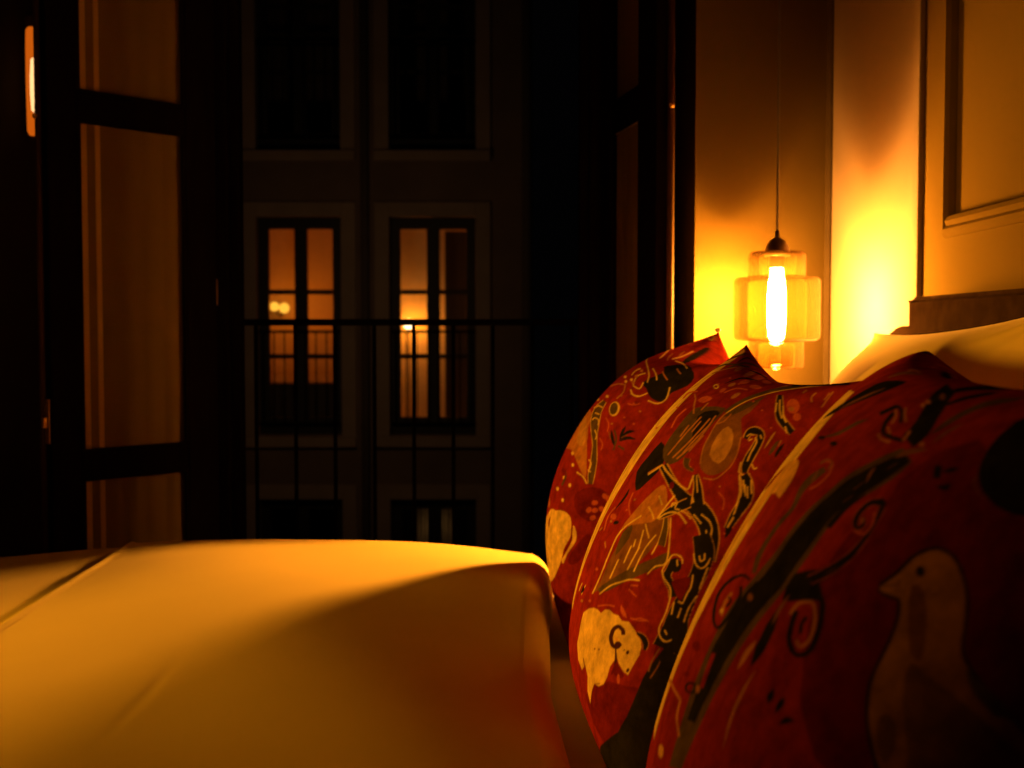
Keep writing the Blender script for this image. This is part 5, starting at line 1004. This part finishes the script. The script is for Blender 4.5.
def cloth(key):
    if key in _CLOTH: return _CLOTH[key]
    rs = np.random.RandomState(len(key))
    img = np.zeros((RES, RES, 3)); img[:] = PAL['r']
    g = np.linspace(-1, 1, RES); U, V = np.meshgrid(g, g, indexing='ij')
    # uneven dye: darker and lighter clouds over the whole cloth
    n = sum(np.sin(U * rs.uniform(-9, 9) + V * rs.uniform(-9, 9) + rs.rand() * 6) for _ in range(10)) / 5
    img *= (1 + .16 * n)[..., None]
    for it in MOTIFS[key]:
        if it[0] == 'p': _fill(img, it[2], PAL[it[1]])
        else:
            L, R = np.array(it[2]).reshape(-1, 2), np.array(it[3]).reshape(-1, 2)
            for i in range(len(L) - 1):
                _fill(img, np.stack([L[i], L[i + 1], R[i + 1], R[i]]), PAL[it[1]])
    k = np.array([.25, .5, .25])
    for _ in range(2):
        img = k[0] * np.roll(img, 1, 0) + k[1] * img + k[2] * np.roll(img, -1, 0)
        img = k[0] * np.roll(img, 1, 1) + k[1] * img + k[2] * np.roll(img, -1, 1)
    _CLOTH[key] = img
    return img
def paint(key, u, v, s):
    img = cloth(key)
    if s < 0: u = -u            # the back carries the same print, mirrored
    x = np.clip((u + 1) * .5 * RES - .5, 0, RES - 1.001); y = np.clip((v + 1) * .5 * RES - .5, 0, RES - 1.001)
    i, j = x.astype(int), y.astype(int); fx, fy = (x - i)[..., None], (y - j)[..., None]
    c = (img[i, j] * (1 - fx) + img[i + 1, j] * fx) * (1 - fy) + (img[i, j + 1] * (1 - fx) + img[i + 1, j + 1] * fx) * fy
    return np.concatenate([c, np.ones(u.shape + (1,))], -1)


CU = {
    'far':  ([0.1202, 0.3644, 1.075, 2.052, 0.1576, 0.2624, 0.152, 0.5255, 0.0729, 0.1384, -0.0057, 0.6122],
             'farthest red batik cushion, dark leafy spray on it, nearest the hanging lamp', 21),
    'mid':  ([0.107, 0.3344, 1.0665, 1.3688, 0.1135, 0.2488, 0.1421, 0.5264, -0.0852, -0.0606, 0.0397, 0.6202],
             'middle red batik cushion with a cream curly-horned sheep and black branches', 33),
    'near': ([0.1526, 0.3787, 1.0742, 0.8455, 0.1307, 0.2815, 0.1143, 0.3985, 0.0133, 0.0708, -0.0209, 0.616],
             'large blurred red batik cushion with a pale pigeon, nearest of the three', 45),
}
for key, (q, label, seed) in CU.items():
    fx, tx, tz, yc, T, a, kk, pw, yaw, roll, dy, fz = q
    fr = cushion_frame((fx, yc + dy, fz), (tx, yc, tz), yaw, roll)
    o = cushion_object('patterned_cushion', label, 'cushion', None, NC, a, fr[4], T, M['batik'], 'patterned red cushions along the bed', kk, pw, .0022, seed, fr,
                       pattern=(lambda u, v, s, key=key: paint(key, u, v, s)), base=(fx, yc + dy, .60))
    if key == 'far':
        A, u, v = cushion_sheet(fr, 5, a, fr[4], T, 1, kk, pw)
        tip = A[-1, -1] - np.array((fx, yc + dy, .60))
        tb = sphere(tuple(tip + np.array((-.002, .0, .004))), .0055, 10, sz=.8)  # glossy pale bead added to make a glint on the cushion corner
        tag(obj('corner_glint', tb, M['pearl'], o, True), 'small pale bead added as a glint on the upper corner')

def pillow(label, foot, top, yaw, a, T, seed, k=.06, pw=.45, roll=0.0):
    fr = cushion_frame(foot, top, yaw, roll)
    lump = lambda u, v: .004 * np.sin(3 * u + 2 * v + seed) + .002 * np.sin(6 * u - 4 * v)
    return cushion_object('pillow', label, 'pillow', None, 150, a, fr[4], T, M['pillow'], 'white pillows against the headboard', k, pw, .003, seed, fr, lump=lump, base=(foot[0], foot[1], .60), back=.5)
pillow('white pillow touching the headboard end, its far side brightly lit by the lamp', (.520, 1.80, .615), (.655, 1.80, 1.110), 0.0, .345, .155, 4, roll=-.045, pw=.72)
pillow('white pillow at the right edge of view behind the pigeon cushion', (.505, 1.040, .615), (.645, 1.040, 1.110), 0.0, .345, .155, 8, roll=-.045, pw=.72)

# ================================================================ pendant lamp
LX, LY = 0.583, 2.65
pl = thing('pendant_lamp', 'glowing amber glass pendant lamp with stepped tiers hanging beside the bed', 'lamp', (LX, LY, 0))
obj('ceiling_rose', lathe([(0, ZC), (.05, ZC), (.05, ZC - .012), (.03, ZC - .026), (0, ZC - .028)], 32), M['bronze'], pl, True)
obj('cord', tube([(0, 0, 1.302), (0, 0, ZC - .02)], .0028, 10), M['cord'], pl, True)
cap = obj('cap', lathe([(0, 1.318), (.005, 1.318), (.0055, 1.304), (.010, 1.301), (.017, 1.296), (.024, 1.285), (.028, 1.272), (.028, 1.262), (0, 1.262)], 40), M['bronze'], pl, True)
obj('socket', lathe([(0, 1.262), (.0175, 1.262), (.0175, 1.238), (.0165, 1.236), (0, 1.236)], 32), M['bronze'], pl, True)
o_ = [(.026, 1.272), (.056, 1.2715), (.0615, 1.266), (.0625, 1.260), (.0625, 1.219), (.066, 1.2155), (.089, 1.2145), (.0935, 1.210), (.0945, 1.204), (.0945, 1.088), (.0925, 1.0815),
      (.088, 1.079), (.064, 1.078), (.0605, 1.074), (.0600, 1.068), (.0600, 1.024), (.0585, 1.018), (.054, 1.016)]
i_ = [(max(.001, r - .0035), z - .0032 if k < 14 else z) for k, (r, z) in enumerate(o_)][::-1]
i_[0] = (.054 - .002, 1.0175)
gs = obj('glass_shade', lathe(o_ + i_, 64, close=True), M['amber'], pl, True)
gs.data.materials.append(M['amber_top']); gs.data.materials.append(M['amber_plate'])
for p_ in gs.data.polygons:
    if p_.center.z > 1.2135: p_.material_index = 2 if abs(p_.normal.z) > .6 else 1
obj('bulb', lathe([(0, 1.240), (.012, 1.239), (.0135, 1.228), (.017, 1.205), (.0195, 1.175), (.0200, 1.140), (.0190, 1.112), (.0165, 1.088), (.012, 1.078), (0, 1.074)], 32), M['bulb'], pl, True)

# ================================================================ slim glowing tube added for a bright streak past the left leaf
gt = thing('glowing_tube', 'slim glowing amber tube added at the left edge behind the door leaf', 'light', (-1.178, 2.985, -.02))
obj('back_plate', B((-.03, .020, 1.60, .03, .045, 1.90), bevel=.006), M['bronze'], gt)
obj('amber_tube', lathe([(0, 1.598), (.012, 1.600), (.0165, 1.61), (.0175, 1.70), (.0175, 1.80), (.0165, 1.855), (.012, 1.862), (0, 1.863)], 28), M['tube_glass'], gt, True)
obj('glowing_core', lathe([(0, 1.655), (.006, 1.66), (.0085, 1.70), (.0085, 1.74), (.006, 1.785), (0, 1.79)], 20), M['tube_core'], gt, True)
obj('bracket', B((-.010, -.004, 1.585, .010, .03, 1.598), bevel=.002), M['bronze'], gt)
obj('bracket', B((-.010, -.004, 1.864, .010, .03, 1.876), bevel=.002), M['bronze'], gt)

# ================================================================ street and house opposite
YA = 14.0
struct('street', B((-14, YB + WT + .4, -5.30, 14, 26, -5.15)), M['street'])
def fx_(px): return (px - 512) / 1200 * YA
ap = thing('apartment_building', 'dark apartment house across the street with two lit tall windows', 'building', (-1.7, YA, -5.15))
zb = 5.15
wins = []
PXW = [(258, 342), (390, 476)]
ROWS = [(2.41, -.125), (5.72, 3.19), (-.88, -3.42)]
holes = []
for (p0, p1) in PXW:
    for (zt, z0) in ROWS:
        holes.append((fx_(p0), fx_(p1), z0, zt))
# facade wall with real openings
xs = sorted({-9.0, 0.22, *[h[0] for h in holes], *[h[1] for h in holes]})
zs = sorted({-5.15, 8.6, *[h[2] for h in holes], *[h[3] for h in holes]})
fb = bmesh.new()
boxes = []
for x0, x1 in zip(xs, xs[1:]):
    for z0, z1 in zip(zs, zs[1:]):
        cx, cz = (x0 + x1) / 2, (z0 + z1) / 2
        if any(h[0] < cx < h[1] and h[2] < cz < h[3] for h in holes): continue
        boxes.append((x0 + 1.7, 0, z0 + zb, x1 + 1.7, .35, z1 + zb))
fb = B(*boxes)
bmesh.ops.remove_doubles(fb, verts=fb.verts[:], dist=1e-5)
obj('facade', fb, M['facade'], ap)
obj('downpipe', tube([(fx_(366) + 1.7, -.05, 0), (fx_(366) + 1.7, -.05, 13.6)], .05, 12), M['roomdark'], ap, True)
obj('downpipe', tube([(fx_(527) + 1.7, -.06, 0), (fx_(527) + 1.7, -.06, 13.6)], .06, 12), M['roomdark'], ap, True)
def street_window(x0, x1, z0, z1):
    w = x1 - x0; cx = (x0 + x1) / 2 + 1.7
    sw = .17
    su = obj('window_surround', B((x0 + 1.7 - sw, -.05, z0 + zb - .02, x0 + 1.7, .0, z1 + zb + sw), (x1 + 1.7, -.05, z0 + zb - .02, x1 + 1.7 + sw, .0, z1 + zb + sw),
                                  (x0 + 1.7, -.05, z1 + zb, x1 + 1.7, .0, z1 + zb + sw), (x0 + 1.7 - sw, -.09, z0 + zb - .14, x1 + 1.7 + sw, .0, z0 + zb - .02), bevel=.008), M['surround'], ap)
    X0, X1, Z0, Z1 = x0 + 1.7, x1 + 1.7, z0 + zb, z1 + zb
    y0, y1 = .10, .17
    fr = .115; mu = .075; g = .028
    bm_ = B((X0, y0, Z0, X0 + fr, y1, Z1), (X1 - fr, y0, Z0, X1, y1, Z1), (X0 + fr, y0, Z0, X1 - fr, y1, Z0 + .20), (X0 + fr, y0, Z1 - .13, X1 - fr, y1, Z1), (cx - mu, y0, Z0 + .20, cx + mu, y1, Z1 - .13))
    f = obj('window', bm_, M['street_frame'], ap)
    for (a, b_) in ((X0 + fr, cx - mu), (cx + mu, X1 - fr)):
        zz0, zz1 = Z0 + .20, Z1 - .13
        bars = [Z1 - .865, Z1 - 1.225, Z1 - 1.62]
        for z in bars:
            obj('glazing_bar', B((a, y0 + .02, z - g, b_, y1 - .02, z + g)), M['street_frame'], f)
        obj('pane', B((a, .138, zz0, b_, .142, zz1)), M['pane'], f)
    # iron guard in front of each tall window
    gd = obj('window_guard', B((X0, .012, Z0 + 1.19, X1, .036, Z0 + 1.22), (X0, .012, Z0 + .12, X1, .036, Z0 + .14), *[(X0 + w * (t + .5) / 8 - .007, .016, Z0 + .14, X0 + w * (t + .5) / 8 + .007, .030, Z0 + 1.19) for t in range(8)]), M['black'], ap)
for h in holes: street_window(*h)
# rooms behind the windows
def room(i, mat, depth=1.3):
    x0, x1, z0, z1 = holes[i]
    X0, X1, Z0, Z1 = x0 + 1.7 - .25, x1 + 1.7 + .25, z0 + zb - .02, z1 + zb + .25
    y0, y1 = .351, .35 + depth
    t = .04
    r_ = struct('room_shell', B((X0 - t, y0, Z0 - t, X0, y1, Z1 + t), (X1, y0, Z0 - t, X1 + t, y1, Z1 + t), (X0, y0, Z0 - t, X1, y1, Z0), (X0, y0, Z1, X1, y1, Z1 + t), (X0 - t, y1, Z0 - t, X1 + t, y1 + t, Z1 + t)), mat)
    r_.location = (-1.7, YA, -5.15)
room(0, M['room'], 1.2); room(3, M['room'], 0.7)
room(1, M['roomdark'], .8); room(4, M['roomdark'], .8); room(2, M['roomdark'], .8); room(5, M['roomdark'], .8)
def lamp(name, loc, power, col, r=.05):
    l = bpy.data.lights.new(name, 'POINT'); l.energy = power; l.color = col; l.shadow_soft_size = r
    o = link(bpy.data.objects.new(name, l)); o.location = loc
    return o
# left lit room: a pair of glowing globes on a bracket and a low dark cabinet
gx, gz = fx_(281) * (YA + 1.3) / YA, CAMZ + (330 - 307) / 1200 * (YA + 1.3)
tw = thing('twin_wall_light', 'pair of small glowing globes seen in the left lit window opposite', 'light', (gx - .02, YA + 1.50, gz - .1))
obj('globe', sphere((-.065, -.16, .105), .060, 12), M['globe'], tw, True)
obj('globe', sphere((.070, -.22, .085), .066, 12), M['globe'], tw, True)
obj('arm', tube([(0, .045, 0), (0, -.10, -.02), (-.055, -.16, .05)], .008, 8, bm=tube([(0, -.10, -.02), (.055, -.22, .03)], .008, 8)), M['bronze'], tw, True)
cab = thing('low_cabinet', 'dark low cabinet across the bottom of the left lit window opposite', 'cabinet', (fx_(300), YA + .62, holes[0][2] - .02))
obj('body', B((-.66, -.20, 0, .66, .20, .57), bevel=.01), M['roomdark'], cab)
obj('top', B((-.68, -.22, .57, .68, .22, .605), bevel=.008), M['roomdark'], cab)
# right lit room: globe lamp on a tall stand close to the glass, folding screen on the right
lx_, lz_ = fx_(404), CAMZ + (330 - 324) / 1200 * (YA + .6)
zfl = holes[3][2] - .02
gl = thing('globe_floor_lamp', 'bright globe lamp on a slim stand in the right lit window opposite', 'lamp', (lx_, YA + .62, zfl))
obj('foot', lathe([(0, 0), (.11, 0), (.11, .015), (.02, .03), (0, .03)], 24), M['bronze'], gl, True)
obj('stand', tube([(0, 0, .03), (0, 0, lz_ - zfl - .06)], .009, 10), M['bronze'], gl, True)
obj('globe', sphere((0, 0, lz_ - zfl), .062, 14), M['globe_hot'], gl, True)
sc = thing('folding_screen', 'dark folding screen filling the right half of the right lit window opposite', 'screen', (fx_(462), YA + .80, zfl))
for k in range(2):
    obj('leaf', B((-.24 + k * .27, -.02 + .05 * k, 0, .02 + k * .27, .01 + .05 * k, 2.45), bevel=.005), M['roomdark'], sc)
for k, px in enumerate((420, 446)):
    c_ = thing('window_curtain', ['left one of two narrow pale curtains in the dim lowest window opposite', 'right one of two narrow pale curtains in the dim lowest window opposite'][k], 'curtain', (fx_(px), YA + .42, holes[5][2]), 0, 'narrow curtains in the lowest window')
    u = np.linspace(-.075, .075, 30); z = np.linspace(.0, 2.42, 12)
    U_, Z_ = np.meshgrid(u, z, indexing='ij')
    grid_mesh('cloth', np.stack([U_, .018 * np.sin(U_ * 130), Z_], -1), M['paleclo'], c_)
    obj('curtain_pole', tube([(-.1, 0, 2.43), (.1, 0, 2.43)], .010, 8), M['bronze'], c_, True)

# ================================================================ light
w = bpy.data.worlds.new('night'); S.world = w; w.use_nodes = True
bg = w.node_tree.nodes['Background']; bg.inputs['Color'].default_value = (0.55, 0.5, 0.6, 1); bg.inputs['Strength'].default_value = .0008
lamp('room_light', (fx_(281), YA + .95, gz + .02), 6.0, (1.0, .22, .01), .06)
lamp('room_light', (lx_ + .02, YA + .84, lz_), 9.0, (1.0, .30, .015), .05)
lamp('room_light', (fx_(433), YA + .26, -1.25), 0.12, (1.0, .55, .2), .05)
sl = bpy.data.lights.new('cushion_fill_spot', 'SPOT'); sl.energy = 225.0; sl.color = (1.0, .36, .014); sl.shadow_soft_size = .12  # added fill light for the cushion fronts, no fitting in the room
sl.spot_size = math.radians(42); sl.spot_blend = 1.0
so = link(bpy.data.objects.new('cushion_fill_spot', sl)); so.location = (-2.35, 1.52, .97)
so.rotation_euler = (Vector((0.10, 1.50, .96)) - so.location).to_track_quat('-Z', 'Y').to_euler()
lamp('street_light', (-1.7, 10.5, 1.4), 16.0, (1.0, .50, .20), .15)

S.view_settings.view_transform = 'Standard'; S.view_settings.look = 'None'
S.view_settings.exposure = 0.0; S.view_settings.gamma = 1.0; S.view_settings.use_curve_mapping = False
S.cycles.use_denoising = True; S.cycles.max_bounces = 10; S.cycles.diffuse_bounces = 6; S.cycles.transparent_max_bounces = 16
S.cycles.sample_clamp_indirect = 8.0
S.cycles.caustics_reflective = False; S.cycles.caustics_refractive = False
